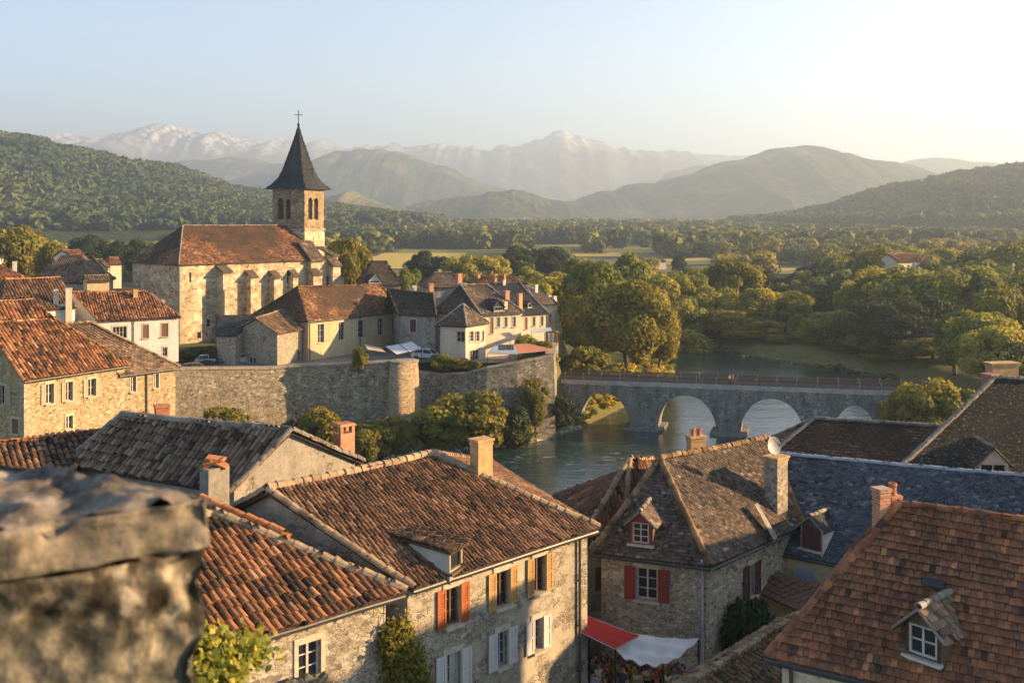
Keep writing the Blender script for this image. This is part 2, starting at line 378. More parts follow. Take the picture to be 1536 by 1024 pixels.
def roof_tiles(mb, pts, kind, w, l, sag=.04, jit=1.0, margin=0.0):
    pts = [np.asarray(p, float) for p in pts]
    O = pts[0]; U = nrm(pts[1] - pts[0]); c = sum(pts[2:]) / len(pts[2:])
    N = nrm(np.cross(U, c - O)); V = np.cross(N, U)
    poly = [A3((p - O) @ U, (p - O) @ V) for p in pts]
    S = max(p[0] for p in poly); s0 = min(p[0] for p in poly); T = max(p[1] for p in poly)
    if T < .2: return
    ns = int((S - s0) / w) + 1; nt = int(T / l) + 1
    w2 = (S - s0) / ns; i, j = np.meshgrid(np.arange(ns), np.arange(nt)); i = i.ravel(); j = j.ravel()
    s = s0 + (i + .5) * w2; t = j * l - .06
    if kind == 'thick': s = s + (j % 2) * w2 * .5 - w2 * .25
    elif kind != 'canal': s = s + (j % 2) * w2 * .5 - w2 * .25
    k = inpoly(s, t + l * .5, poly, margin + (w * .2))
    s = s[k]; t = t[k]; i = i[k]; j = j[k]; n = len(s)
    if n == 0: return
    v, f = tmpl(kind, w2, l)
    hb = 0.0
    if len(pts) == 4:
        hc, hd = (pts[2] - O) @ N, (pts[3] - O) @ N
        if abs(hc) + abs(hd) > .01:
            uu, vv = inv_bil(poly, s, t + l * .5); hb = np.clip(vv, 0, 1.05) * ((1 - uu) * hd + uu * hc)
    r = rng.normal(size=(7, n)) * jit
    colphase = rng.normal(size=ns + 2)[i] * jit
    s = s + r[0] * w * .03 + (colphase * w * .06 if kind == 'canal' else 0); t = t + r[1] * l * .035 + (colphase * l * .10 if kind == 'canal' else 0)
    rot = r[2] * .025; lift = np.abs(r[3]) * .006
    dz = -sag * np.sin(math.pi * np.clip((s - s0) / (S - s0), 0, 1)) * (.5 + .5 * t / T) + .9 * sag * (fbm(s * .35 + O[0], t * .5 + O[1], 3) - .45)
    dz = dz + hb
    a = s[:, None] + v[None, :, 0] + rot[:, None] * v[None, :, 1]
    b = t[:, None] + v[None, :, 1] - rot[:, None] * v[None, :, 0]
    h = v[None, :, 2] + lift[:, None] + dz[:, None]
    W = O + a[..., None] * U + b[..., None] * V + h[..., None] * N
    faces = (f[None] + (np.arange(n) * len(v))[:, None, None]).reshape(-1, f.shape[1])
    tn = np.clip(.5 + r[4] * (.12 if kind == 'thick' else .21) + (fbm(s * .5 + 9 + O[1], t * .5 + O[0], 3) - .45) * .5 + np.where(rng.random(n) < .04, .35, 0) - np.where(rng.random(n) < .05, .3, 0), 0, 1)
    mb.add(W.reshape(-1, 3), faces, np.repeat(tn, len(f)))
def ridge_caps(mb, p, q, r=.13, L=.36, sag=.05, up=.02):
    p = np.asarray(p, float); q = np.asarray(q, float); d = q - p; D = np.linalg.norm(d)
    if D < .3: return
    n = max(1, int(D / L)); u = d / D; a = nrm(np.cross(u, A3(0, 0, 1))); h = np.cross(a, u)
    ang = np.linspace(-.25, math.pi + .25, 7)
    for k in range(n):
        jj = rng.normal(size=4)
        c = p + u * (D * k / n); e = p + u * (D * (k + 1) / n + .05)
        z = -sag * math.sin(math.pi * k / n) + up
        off = A3(0, 0, z + jj[0] * .008) + a * jj[1] * .012
        v = []
        for (b, rr, lf) in ((c, r * 1.1, .012), (e, r * .92, 0), (c, r * .9, .0)):
            for t in ang: v.append(b + off + a * rr * math.cos(t) + h * (rr * math.sin(t) + lf))
        f = [(i, i + 1, 8 + i, 7 + i) for i in range(6)] + [(i + 1, i, 14 + i, 15 + i) for i in range(6)]
        mb.add(v, f, float(np.clip(.5 + jj[2] * .2, 0, 1)))

def offset_poly(E, ds):
    n = len(E); out = []
    L = []
    for i in range(n):
        a = E[i][:2]; b = E[(i + 1) % n][:2]; d = nrm(b - a); nin = A3(-d[1], d[0])
        L.append((a + nin * ds[i], d))
    for i in range(n):
        (p, d), (q, e) = L[i - 1], L[i]
        den = d[0] * e[1] - d[1] * e[0]
        if abs(den) < 1e-4: out.append(q); continue
        t = ((q - p)[0] * e[1] - (q - p)[1] * e[0]) / den
        out.append(p + d * t)
    return out

# ------------------------------------------------------------------ walls with real openings
class Face:
    def __init__(s, p, q, z0, z1):
        s.p = np.asarray(p, float)[:2]; q = np.asarray(q, float)[:2]
        s.L = np.linalg.norm(q - s.p); s.U = (q - s.p) / s.L; s.N = A3(s.U[1], -s.U[0]); s.z0, s.z1 = z0, z1
        s.U3 = A3(*s.U, 0); s.N3 = A3(*s.N, 0); s.wins = []
    def hit(s, x, y):
        d = A3((x - CX) / F, 1.0, (HY - y) / F)
        t = (s.p @ s.N) / (d[:2] @ s.N); pt = d * t
        return (pt[:2] - s.p) @ s.U, pt[2]
    def at(s, a, z, o=0.0): return A3(*(s.p + s.U * a + s.N * o), z)
    def rect(s, x0, y0, x1, y1):
        xm, ym = (x0 + x1) / 2, (y0 + y1) / 2
        a, b = s.hit(x0, ym)[0], s.hit(x1, ym)[0]; zt, zb = s.hit(xm, y0)[1], s.hit(xm, y1)[1]
        return min(a, b), max(a, b), min(zb, zt), max(zb, zt)
    def mesh(s, mb, depth=.17):
        S = [0, s.L]; Z = [s.z0, s.z1]; ws = []
        for (a, b, c, d) in s.wins:
            a, b = max(a, .02), min(b, s.L - .02); c, d = max(c, s.z0 + .02), min(d, s.z1 - .02)
            if b - a < .05 or d - c < .05: continue
            ws.append((a, b, c, d)); S += [a, b]; Z += [c, d]
        S = sorted(set(S)); Z = sorted(set(Z))
        for i in range(len(S) - 1):
            for j in range(len(Z) - 1):
                a, b, c, d = S[i], S[i + 1], Z[j], Z[j + 1]; m, k = (a + b) / 2, (c + d) / 2
                if any(w[0] < m < w[1] and w[2] < k < w[3] for w in ws): continue
                mb.add([s.at(a, c), s.at(b, c), s.at(b, d), s.at(a, d)], [(0, 1, 2, 3)])
        for (a, b, c, d) in ws:
            o = [s.at(a, c), s.at(b, c), s.at(b, d), s.at(a, d)]; i_ = [p - s.N3 * (depth + .1) for p in o]
            mb.add(o + i_, [(0, 1, 5, 4), (1, 2, 6, 5), (2, 3, 7, 6), (3, 0, 4, 7)])

def window(root, fc, r, mat='frame_white', bars=(1, 2), lint='sill', depth=.15, sill=True, sur=.13, fw=.055, curtain=False, blank=None):
    a, b, c, d = r; a = max(a, .03); b = min(b, fc.L - .03)
    if b - a < .08: return
    mb = MB(); U, Nn = fc.U3, fc.N3; o = -depth
    bx = lambda m, s0, s1, z0, z1, off, th: m.box(fc.at((s0 + s1) / 2, (z0 + z1) / 2, off), (abs(s1 - s0), th, abs(z1 - z0)), U, -Nn)
    if blank:                                              # closed boards fill the opening
        m2 = MB(); n = max(1, int((b - a) / .5 + .5)) * 2 if (b - a) > .6 else 2
        for k in range(n): bx(m2, a + (b - a) * k / n + .006, a + (b - a) * (k + 1) / n - .006, c, d, -.05, .04)
        for zz in (.18, .82): bx(m2, a, b, c + (d - c) * zz - .05, c + (d - c) * zz + .05, -.022, .02)
        w = m2.build('shutter', M[blank], root)
    else:
        bx(mb, a, a + fw, c, d, o, .06); bx(mb, b - fw, b, c, d, o, .06); bx(mb, a + fw, b - fw, d - fw, d, o, .06); bx(mb, a + fw, b - fw, c, c + fw, o, .06)
        nx, ny = bars
        for k in range(1, nx + 1):
            x = a + (b - a) * k / (nx + 1); bx(mb, x - fw * .6, x + fw * .6, c + fw, d - fw, o + .004, .05)
        for k in range(1, ny + 1):
            z = c + (d - c) * k / (ny + 1); bx(mb, a + fw, b - fw, z - fw * .3, z + fw * .3, o - .004, .03)
        w = mb.build('window', M[mat], root)
        g = MB(); bx(g, a + .01, b - .01, c + .01, d - .01, o - .03, .012); g.build('pane', M['glass'], w)
        if curtain:
            q = MB(); n = 9
            for side in (0, 1):
                x0 = a + fw if side == 0 else b - fw - (b - a) * .28
                ww = (b - a) * .28; vs = []; fs = []
                for k in range(n):
                    xx = x0 + ww * k / (n - 1); oo = o - .016 + .006 * math.sin(k * 2.1)
                    vs += [fc.at(xx, c + fw, oo), fc.at(xx, d - fw, oo)]
                for k in range(n - 1): fs.append((2 * k, 2 * k + 2, 2 * k + 3, 2 * k + 1))
                q.add(vs, fs)
            q.build('curtain', M['frame_white'], w)
    if lint:
        m3 = MB(); bx(m3, a - sur, b + sur, d, d + .19, .012, .05)
        bx(m3, a - sur, a, c, d, .01, .046); bx(m3, b, b + sur, c, d, .01, .046)
        m3.build('surround', M[lint], w)
    if sill:
        m4 = MB(); bx(m4, a - .1, b + .1, c - .1, c - .002, .06, .22); m4.build('sill', M[lint or 'sill'], w)
def shutter(root, fc, s0, s1, c, d, mat, label=None, slats=True, ajar=0.0):
    mb = MB(); w = s1 - s0; o = .055
    U, Nn = fc.U3, fc.N3; V3 = -Nn
    base = fc.at(s0 if ajar >= 0 else s1, 0)
    ca, sa = math.cos(abs(ajar)), math.sin(abs(ajar))
    if ajar: U = nrm(U * ca + Nn * sa * (1 if ajar > 0 else -1)); V3 = -nrm(Nn * ca - fc.U3 * sa * (1 if ajar > 0 else -1))
    sg = 1 if ajar >= 0 else -1
    def bx(x0, x1, z0, z1, off, th):
        x0, x1 = (x0 - s0, x1 - s0) if sg > 0 else (x0 - s1, x1 - s1)
        cc = base + U * ((x0 + x1) / 2) + V3 * (-off); cc[2] = (z0 + z1) / 2
        mb.box(cc, (x1 - x0, th, z1 - z0), U, V3)
    st = min(.08, w * .2)
    bx(s0, s0 + st, c, d, o, .04); bx(s1 - st, s1, c, d, o, .04)
    for z in (c, (c + d) / 2 - st / 2, d - st): bx(s0 + st, s1 - st, z, z + st, o, .04)
    if slats:
        for (z0, z1) in ((c + st, (c + d) / 2 - st / 2), ((c + d) / 2 + st / 2, d - st)):
            n = max(2, int((z1 - z0) / .075))
            for k in range(n):
                z = z0 + (z1 - z0) * (k + .5) / n; bx(s0 + st, s1 - st, z - (z1 - z0) / n * .38, z + (z1 - z0) / n * .38, o - .004 + .004 * (k % 2), .018)
    else:
        n = max(2, int(w / .12))
        for k in range(n): bx(s0 + st + (w - 2 * st) * k / n + .004, s0 + st + (w - 2 * st) * (k + 1) / n - .004, c + st, d - st, o - .008, .02)
    ob = mb.build('shutter', M[mat], root)
    if label: ob['label'] = label
    return ob

# ------------------------------------------------------------------ houses
class House: pass
def house(label, E, R, zB, kind='canal', tw=.24, tl=.36, roof='canal_brown', wall='rubble_gold', oh=.3, gable=(0, 0), wins=(), cap='cap_light',
          caps='rlv', group=None, gutter=False, pipes=(), name='house', cat='house', sag=.05, capr=.13, fine=True, back=True, bars=(1, 2), frame='frame_white', lint='sill', ohg=.16, quoin=None, sides=True):
    E = [A3(*p) for p in E]; R = [A3(*p) for p in R]
    base = sum(E) / 4; base = A3(base[0], base[1], zB)
    h = House(); root = thing(name, label, cat, base, group); h.root = root; h.E = E; h.R = R
    r0, r1 = R
    faces = {'front': [E[0], E[1], r1, r0], 'right': [E[1], E[2], r1], 'back': [E[2], E[3], r0, r1], 'left': [E[3], E[0], r0]}
    h.faces = faces
    mb = MB(); dn = A3(0, 0, -.05)
    for k, pts in faces.items():
        if (k == 'right' and gable[1]) or (k == 'left' and gable[0]): continue
        slab(mb, [p + dn for p in pts])
        if k == 'back' and not back: continue
        roof_tiles(mb, pts, kind, tw, tl, sag, 1.0 if fine else .8)
    ro = mb.build('roof', M[roof], root)
    cp = MB(); L = max(.3, tl * 1.1)
    if 'r' in caps: ridge_caps(cp, r0, r1, capr, L)
    if not gable[1] and 'v' in caps: ridge_caps(cp, r1, E[1], capr, L); ridge_caps(cp, r1, E[2], capr, L)
    if not gable[0] and 'v' in caps: ridge_caps(cp, r0, E[0], capr, L); ridge_caps(cp, r0, E[3], capr, L)
    if gable[1] and 'v' in caps: ridge_caps(cp, r1, E[1], capr * .8, L); ridge_caps(cp, r1, E[2], capr * .8, L)
    if gable[0] and 'v' in caps: ridge_caps(cp, r0, E[0], capr * .8, L); ridge_caps(cp, r0, E[3], capr * .8, L)
    if cp.n: cp.build('ridge_tiles', M[cap], ro)
    ds = [oh, ohg if gable[1] else oh, oh, ohg if gable[0] else oh]
    W = offset_poly(E, ds); zt = min(p[2] for p in E) + oh * .3
    h.W = W; h.F = [Face(W[i], W[(i + 1) % 4], zB, zt) for i in range(4)]
    wm = MB()
    todo = []
    for w in wins:
        fi, box = w[0], w[1]; opt = dict(w[2]) if len(w) > 2 else {}
        f = h.F[fi]; r = f.rect(*box)
        f.wins.append(r); todo.append((f, r, opt))
    for f in h.F: f.mesh(wm)
    for g, (i, rr) in enumerate(((3, r0), (1, r1))):
        if gable[g]:
            f = h.F[i]; a = f.at(0, zt); b = f.at(f.L, zt)
            k = (rr[:2] - f.p) @ f.U; c = f.at(k, rr[2] - .16)
            # keep the gable below the slabs
            wm.add([a, b, c, a - f.N3 * .3, b - f.N3 * .3, c - f.N3 * .3], [(0, 1, 2), (5, 4, 3)])
    wo = wm.build('wall', M[wall], root, tint=False)
    if quoin:
        for i in range(4):
            q = MB(); fz = h.F[i]; fp = h.F[i - 1]; z = zB; k = 0
            while z < zt - .1:
                hh = .26 + .06 * ((k * 7) % 3); la, lb = (.42, .24) if k % 2 else (.24, .42)
                c0 = A3(*W[i], z + hh / 2) 
                q.box(c0 + fz.U3 * (la / 2 - .008) - fz.N3 * .02 , (la, .064, hh - .012), fz.U3, -fz.N3)
                q.box(c0 - fp.U3 * (lb / 2 - .008) - fp.N3 * .02, (lb, .06, hh - .012), fp.U3, -fp.N3)
                z += hh; k += 1
            q.build('corner_stones', M[quoin], wo)
    for f, r, opt in todo:
        sh = opt.pop('sh', None); only = opt.pop('only', 'LR'); slats = opt.pop('slats', True); aj = opt.pop('ajar', 0.0); lab = opt.pop('lab', None); sw = opt.pop('sw', .5)
        window(root, f, r, **{**dict(mat=frame, bars=bars, lint=lint), **opt})
        if sh:
            w2 = (r[1] - r[0]) * sw
            if 'L' in only: shutter(root, f, r[0] - w2 - .03, r[0] - .03, r[2] - .03, r[3] + .03, sh, lab, slats, -aj)
            if 'R' in only: shutter(root, f, r[1] + .03, r[1] + w2 + .03, r[2] - .03, r[3] + .03, sh, lab, slats, aj)
    if gutter:
        for i in (gutter if isinstance(gutter, (list, tuple)) else [0]):
            a, b = E[i], E[(i + 1) % 4]; d = nrm(b - a); n = A3(d[1], -d[0], 0)
            g = MB(); o = n * .09 + A3(0, 0, -.12); L = np.linalg.norm(b - a)
            m = max(2, int(L / 1.5)); vs = []; fs = []
            for k in range(m + 1):
                c = a + (b - a) * k / m + o + A3(0, 0, rng.normal() * .006)
                for t in np.linspace(math.pi, 2 * math.pi, 6): vs.append(c + n * .085 * math.cos(t) + A3(0, 0, .085 * math.sin(t)))
                for t in np.linspace(2 * math.pi, math.pi, 6): vs.append(c + n * .07 * math.cos(t) + A3(0, 0, .07 * math.sin(t)))
            for k in range(m):
                for j in range(12):
                    j2 = (j + 1) % 12; fs.append((k * 12 + j, k * 12 + j2, (k + 1) * 12 + j2, (k + 1) * 12 + j))
            g.add(vs, fs); go = g.build('gutter', M['zinc'], root)
            br = MB()
            for k in range(int(L / .9)):
                c = a + d * (.4 + k * .9) + o; br.box(c + A3(0, 0, -.075), (.02, .2, .03), d, -n)
            if br.n: br.build('bracket', M['zinc'], go)
    for (fi, s, mt) in pipes:
        f = h.F[fi]; s = s if s >= 0 else f.L + s
        p = MB(); p.tube([f.at(s, zt + .05, oh * .8), f.at(s, zt - .1, oh * .8), f.at(s, zt - .5, .09), f.at(s, zB + .1, .09)], .05, 8)
        for z in np.arange(zB + 1, zt - .6, 1.6): p.box(f.at(s, z, .06), (.14, .12, .04), f.U3, -f.N3)
        p.build('downpipe', M[mt], root)
    return h
def plane_hit(pts, x, y):
    n = np.cross(pts[1] - pts[0], pts[-1] - pts[0]); d = A3((x - CX) / F, 1.0, (HY - y) / F)
    return d * ((pts[0] @ n) / (d @ n))
def chimney(h, xc, ytop, ybot, wpx, D, ang=0.6, mat='render_orange', cap='slab', pots=0, ratio=.7, pot_mat='terracotta', label=None, sink=1.0, capm=None):
    c = PD(xc, ybot, D); top = PD(xc, ytop, D)[2]
    w = wpx / F * D / (abs(math.cos(ang)) + ratio * abs(math.sin(ang)))
    U = A3(math.cos(ang), math.sin(ang), 0); V = A3(-math.sin(ang), math.cos(ang), 0)
    z0 = c[2] - sink; mb = MB(); ph = .32 if pots else 0
    capt = .09; bt = top - ph - (capt if cap else 0)
    if cap == 'arch': bt -= .3
    n = 1
    mb.box(A3(c[0], c[1], (z0 + bt) / 2), (w, w * ratio, bt - z0), U, V)
    o = mb.build('chimney', M[mat], h.root)
    if label: o['label'] = label
    cm = MB()
    if cap == 'slab':
        cm.box(A3(c[0], c[1], bt + capt / 2), (w * 1.16, w * ratio * 1.16 + .04, capt), U, V)
        cm.box(A3(c[0], c[1], bt - .09), (w * 1.08, w * ratio * 1.08 + .02, .07), U, V)
    if cap == 'arch':                                       # four stubs carrying a cover slab
        for i in (-1, 1):
            for j in (-1, 1): cm.box(A3(c[0], c[1], bt + .15) + U * i * w * .4 + V * j * w * ratio * .4, (w * .2, w * ratio * .2, .3), U, V)
        cm.box(A3(c[0], c[1], bt + .34), (w * 1.2, w * ratio * 1.2, .1), U, V, taper=.8)
    if cm.n: cm.build('chimney_cap', M[capm or mat], o)
    for k in range(pots):
        q = MB(); x = (k - (pots - 1) / 2) * w * .42
        q.lathe(A3(c[0], c[1], bt + capt) + U * x, [(.12, 0), (.1, .05), (.095, .22), (.12, .26), (.115, ph), (.07, ph), (.07, ph - .15)], 12)
        q.build('chimney_pot', M[pot_mat], o)
    return o
def dormer(h, face, xb, yb, w, ht, rise, kind='canal', tw=.2, tl=.3, roofm='canal_dark', cheek='timber', frame='frame_white', front='timber', blank=None, bars=(1, 2), shed=False, over=.16, yaw=0.0, winfrac=.8):
    pts = h.faces[face]; B = plane_hit(pts, xb, yb)
    U = nrm(A3(*(pts[1] - pts[0])[:2], 0)); cy, sy = math.cos(yaw), math.sin(yaw); U = A3(U[0] * cy - U[1] * sy, U[0] * sy + U[1] * cy, 0); N = A3(U[1], -U[0], 0)
    nn = np.cross(pts[1] - pts[0], pts[-1] - pts[0]); tan = math.hypot(nn[0], nn[1]) / abs(nn[2])
    dep = ht / tan; depr = (ht + rise) / tan
    L, Rr = B - U * w / 2, B + U * w / 2; up = A3(0, 0, 1)
    mb = MB()
    for c, sgn in ((L, 1), (Rr, -1)):
        tri = [c - up * .3, c + up * ht, c - N * dep + up * ht, c - N * dep * 1.0 + up * (ht - .35)]
        mb.poly_prism(tri, U * .06 * sgn)
    d = mb.build('dormer', M[cheek], h.root)
    fr = MB(); f = Face((L + U * .0)[:2], Rr[:2], B[2] - .3, B[2] + ht)
    ww = w * winfrac; r = (w / 2 - ww / 2, w / 2 + ww / 2, B[2] + .1, B[2] + ht - .06); f.wins.append(r)
    f.mesh(fr, .08)
    if not shed: fr.add([f.at(0, B[2] + ht), f.at(w, B[2] + ht), f.at(w / 2, B[2] + ht + rise)], [(0, 1, 2)])
    fr.build('dormer_front', M[front], d)
    fake = House(); fake.root = d
    a, b, c, e = r; m = MB(); fw = .05
    bx = lambda mm, s0, s1, z0, z1, off, th: mm.box(f.at((s0 + s1) / 2, (z0 + z1) / 2, off), (s1 - s0, th, z1 - z0), f.U3, -f.N3)
    if blank:
        for k in range(2): bx(m, a + (b - a) * k / 2 + .01, a + (b - a) * (k + 1) / 2 - .01, c, e, -.02, .04)
        for zz in (.2, .8): bx(m, a, b, c + (e - c) * zz - .04, c + (e - c) * zz + .04, .006, .02)
        m.build('shutter', M[blank], d)
    else:
        bx(m, a, a + fw, c, e, -.05, .06); bx(m, b - fw, b, c, e, -.05, .06); bx(m, a + fw, b - fw, e - fw, e, -.05, .06); bx(m, a + fw, b - fw, c, c + fw, -.05, .06)
        for k in range(1, bars[0] + 1): x = a + (b - a) * k / (bars[0] + 1); bx(m, x - .025, x + .025, c + fw, e - fw, -.046, .05)
        for k in range(1, bars[1] + 1): z = c + (e - c) * k / (bars[1] + 1); bx(m, a + fw, b - fw, z - .018, z + .018, -.054, .03)
        m.build('window_frame', M[frame], d)
        g = MB(); bx(g, a + .01, b - .01, c + .01, e - .01, -.085, .01); g.build('pane', M['glass'], d)
    s = MB(); bx(s, -.05, w + .05, B[2] - .02, B[2] + .06, .05, .16); s.build('sill', M[frame], d)
    rf = MB()
    if shed:
        bk = (ht + rise) / tan
        q = [L - U * over + N * over + up * (ht - .0), Rr + U * over + N * over + up * ht, Rr + U * over - N * bk * 1.25 + up * (ht + rise), L - U * over - N * bk * 1.25 + up * (ht + rise)]
        rf.poly_prism([p + up * -.04 for p in q], (0, 0, -.08), .15); roof_tiles(rf, q, kind, tw, tl, .01)
        f2 = None
    else:
        ap = (L + Rr) / 2 + up * (ht + rise); dr = over * rise / (w / 2)
        eL = L - U * over + up * (ht - dr); eR = Rr + U * over + up * (ht - dr)
        kL, kR = (ht - dr) / tan, (ht - dr) / tan
        qR = [eR + N * over, eR - N * (kR), ap - N * depr, ap + N * over]
        qL = [eL - N * kL, eL + N * over, ap + N * over, ap - N * depr]
        for q in (qL, qR):
            rf.poly_prism([p + up * -.03 for p in q], (0, 0, -.06), .15); roof_tiles(rf, q, kind, tw, tl, .01)
    rb = rf.build('dormer_roof', M[roofm], d)
    if not shed:
        cp = MB(); ridge_caps(cp, ap + N * over, ap - N * depr, .09, .3, 0)
        # barge boards
        for e_ in (eL, eR): cp.tube([e_ + N * (over + .02) - up * .02, ap + N * (over + .02) - up * .02], .035, 6)
        cp.build('dormer_ridge', M['cap_grey'], d)
    return d
def slab_between(mb, a, b, w, t, tint=.5): mb.tube([a, b], w, 6, tint)
mats()
def X3(x, y, z): return A3(x, y, z)
HS = {}
def farther(k, E, R): return [p * k for p in E], [p * k for p in R]
def add3(p, dx, dy, z=None): return A3(p[0] + dx, p[1] + dy, p[2] if z is None else z)
STREET = -18.6

# ---- the long foreground house whose shuttered front faces the lane
e0, e1 = P(620, 880, -11), P(897, 790, -11)
C = house('long stone house with orange, yellow and white shutters and a broad brown tiled roof', [e0, e1, X3(-1, 45.8, -11), X3(-12, 33.5, -11)],
    [P(400, 733, -8.5), P(650, 680, -8.5)], STREET, 'canal', .155, .29, 'canal_brown', 'facade', .32, (1, 0),
    [(0, (668.6, 880, 689, 936), dict(sh='sh_orange', sw=.62, mat='frame_brown', lab='orange louvred shutter')), (0, (744, 855.6, 763, 908), dict(sh='sh_yellow', sw=.6, mat='frame_brown', lab='yellow wooden shutter')),
     (0, (800.6, 834, 817, 887.5), dict(sh='sh_yellow', sw=.6, mat='frame_brown', lab='yellow wooden shutter')), (0, (669, 978, 690, 1046), dict(sh='sh_white', sw=.72, slats=False, lab='white plank shutter', curtain=True)),
     (0, (745.5, 946, 760.5, 998), dict(sh='sh_white', sw=.85, slats=False, mat='frame_grey', lab='white plank shutter')), (0, (800, 927, 813, 974), dict(sh='sh_white', sw=.85, slats=False, mat='frame_grey', lab='white plank shutter'))],
    gutter=[0, 1], pipes=[(0, -.5, 'zinc')], capr=.15, quoin=None)
chimney(C, 722, 657, 716, 34, 36.5, .7, 'render_orange', 'slab', 0, .75, sink=1.6)
dormer(C, 'front', 684, 856, .85, .8, .28, 'canal', .17, .3, 'canal_brown', 'plaster_grey', 'timber', 'facade', None, (0, 0), shed=True, yaw=.35)

# ---- orange roof beside it, towards the camera
b1 = add3(P(616, 883, -11), -.15, -.15)
B = house('stone house with a bright orange canal tiled roof beside the foreground parapet', [X3(-11.4, 22.4, -11), b1, X3(-10.3, 32.2, -11), X3(-19, 27.5, -11)],
    [X3(-15.2, 25.4, -9), P(321, 769, -9)], STREET, 'canal', .225, .4, 'canal_orange', 'rubble_grey', .3, (0, 0),
    [(0, (447, 962, 481, 1020), dict(lint='sill', bars=(1, 2)))], gutter=[0], capr=.17, quoin='corner_stone')
ex = MB(); ridge_caps(ex, PD(300, 748, 31.6), PD(424, 800, 30.6), .14, .42, 0)
ex.poly_prism([PD(300, 752, 31.6), PD(424, 804, 30.6), add3(PD(424, 804, 30.6), .25, .3), add3(PD(300, 752, 31.6), .25, .3)], (0, 0, -1.5)); ex.build('parapet_tiles', M['cap_orange'], B.root)

# ---- dark tiled house with a bare gable
A = house('house with a dark weathered tile roof and bare grey gable left of the brick chimney', [P(95, 694, -9.8), P(345, 735, -9.8), X3(-6.07, 40.8, -9.8), X3(-17.5, 47, -9.8)],
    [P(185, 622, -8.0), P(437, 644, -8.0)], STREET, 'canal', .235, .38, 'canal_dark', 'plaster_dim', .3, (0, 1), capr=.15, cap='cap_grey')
chimney(A, 322, 700, 756, 40, 35.0, .9, 'concrete', None, 0, .6, sink=2)
tc = MB(); ctop = PD(322, 700, 35.0)
for (dx, dy, dz, rx) in ((-.16, 0, .1, .5), (.14, .05, .12, -.5), (0, -.05, .22, .15), (.02, .1, .28, -.2)):
    tc.box(ctop + A3(dx, dy, dz), (.62, .42, .06), A3(math.cos(rx), .2, math.sin(rx)), (0, 1, .1))
tc.build('chimney_cap', M['cap_orange'], A.root)
chimney(A, 516, 634, 690, 32, 41.2, .75, 'brick', 'arch', 0, .8, sink=1.5, label='red brick chimney')
ch = chimney(A, 243, 607, 628, 24, 42.5, .5, 'terracotta', 'slab', 0, .8, sink=1.0)
A2 = house('low tiled roof against the left edge behind the parapet', [X3(-22, 35.2, -10.2), X3(-17.4, 38.6, -10.2), X3(-19.4, 45.2, -10.2), X3(-26, 41, -10.2)],
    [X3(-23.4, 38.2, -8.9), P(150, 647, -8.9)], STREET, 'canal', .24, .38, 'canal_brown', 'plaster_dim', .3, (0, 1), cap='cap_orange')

# ---- the hipped house with the red shutters
K = P(1065, 847, -13)
D = house('hipped stone house with deep red shutters behind the market awning', [K, P(1205, 785, -13), X3(8.8, 50.5, -13), P(887, 826, -13)],
    [P(990, 687, -10.05), P(1151, 656, -10.05)], STREET, 'flat', .17, .155, 'flat_brown', 'stone_pale', .3, (0, 0),
    [(3, (955, 852, 986, 899), dict(sh='sh_red', sw=.55, slats=False, bars=(1, 2), lint='sill')), (0, (1123, 846, 1131, 893), dict(sh='sh_dark', sw=1.0, slats=False))],
    gutter=[3, 0], pipes=[(3, -.12, 'lead')], capr=.13, cap='canal_tan', quoin='corner_stone', sag=.05)
dormer(D, 'left', 961, 818, .95, .95, .42, 'flat', .17, .15, 'flat_brown', 'timber', 'frame_white', 'sh_red', None, (1, 2), winfrac=.68)
chimney(D, 1044, 642, 682, 28, 44.5, .3, 'render_orange', 'slab', 2, .7, sink=1.5)
D2 = house('small dark hipped roof squeezed between the long house and the hipped house', [X3(4.6, 42.0, -13.4), X3(8.4, 50, -13.4), X3(2.0, 48.6, -13.4), X3(2.7, 41.2, -13.4)],
    [P(944, 687, -10.4), X3(6.7, 47.4, -11.3)], STREET, 'canal', .2, .32, 'flat_rust', 'plaster_grey', .2, (0, 0),
    [(3, (893, 850, 905, 885), dict(lint=None, blank='sh_brown'))], pipes=[(3, -.15, 'zinc')])
tp = MB(); q = [P(882, 822, -13.1), P(905, 830, -13.2), P(912, 818, -13.0), P(888, 811, -12.95)]
tp.poly_prism([p + A3(0, -.35, .1) for p in q], (0, 0, .03)); tp_m = plain_mat('tarp_blue', (.16, .32, .42), .5)
tag(tp.build('tarpaulin', tp_m), 'blue tarpaulin lying on the eaves between two houses', 'tarpaulin')

# ---- slate house
f0, f1 = P(1150, 822, -14), P(1300, 851, -14)
d_ = nrm((f1 - f0)[:2]); fe1 = A3(*(f0[:2] + d_ * 17), -14); fe0 = A3(*(f0[:2] - d_ * 2.2), -14)
rr0 = P(1172, 682, -10.7); rr1 = P(1620, 720, -10.7); bk = 2 * ((rr0 - f0) @ A3(-d_[1], d_[0], 0)) * A3(-d_[1], d_[0], 0)
FH = house('long house under a blue grey slate roof with one small dormer', [fe0, fe1, fe1 + bk, fe0 + bk], [add3(rr0, -d_[0] * 1.0, -d_[1] * 1.0), rr1], STREET,
    'slate', .2, .13, 'slate', 'plaster_ochre', .25, (1, 1), [(0, (1195, 853, 1221, 889), dict(blank='sh_blue'))], cap='lead', caps='r', gutter=[0], capr=.1, sag=.04)
chimney(FH, 1164, 683, 764, 36, 42.9, .75, 'rubble_grey', 'slab', 0, .8, sink=2.0, capm='render_orange')
dormer(FH, 'front', 1217, 826, 1.0, 1.05, .42, 'slate', .18, .13, 'slate_dark', 'plaster_white', 'frame_white', 'timber', 'sh_dark', over=.14, yaw=-.2)
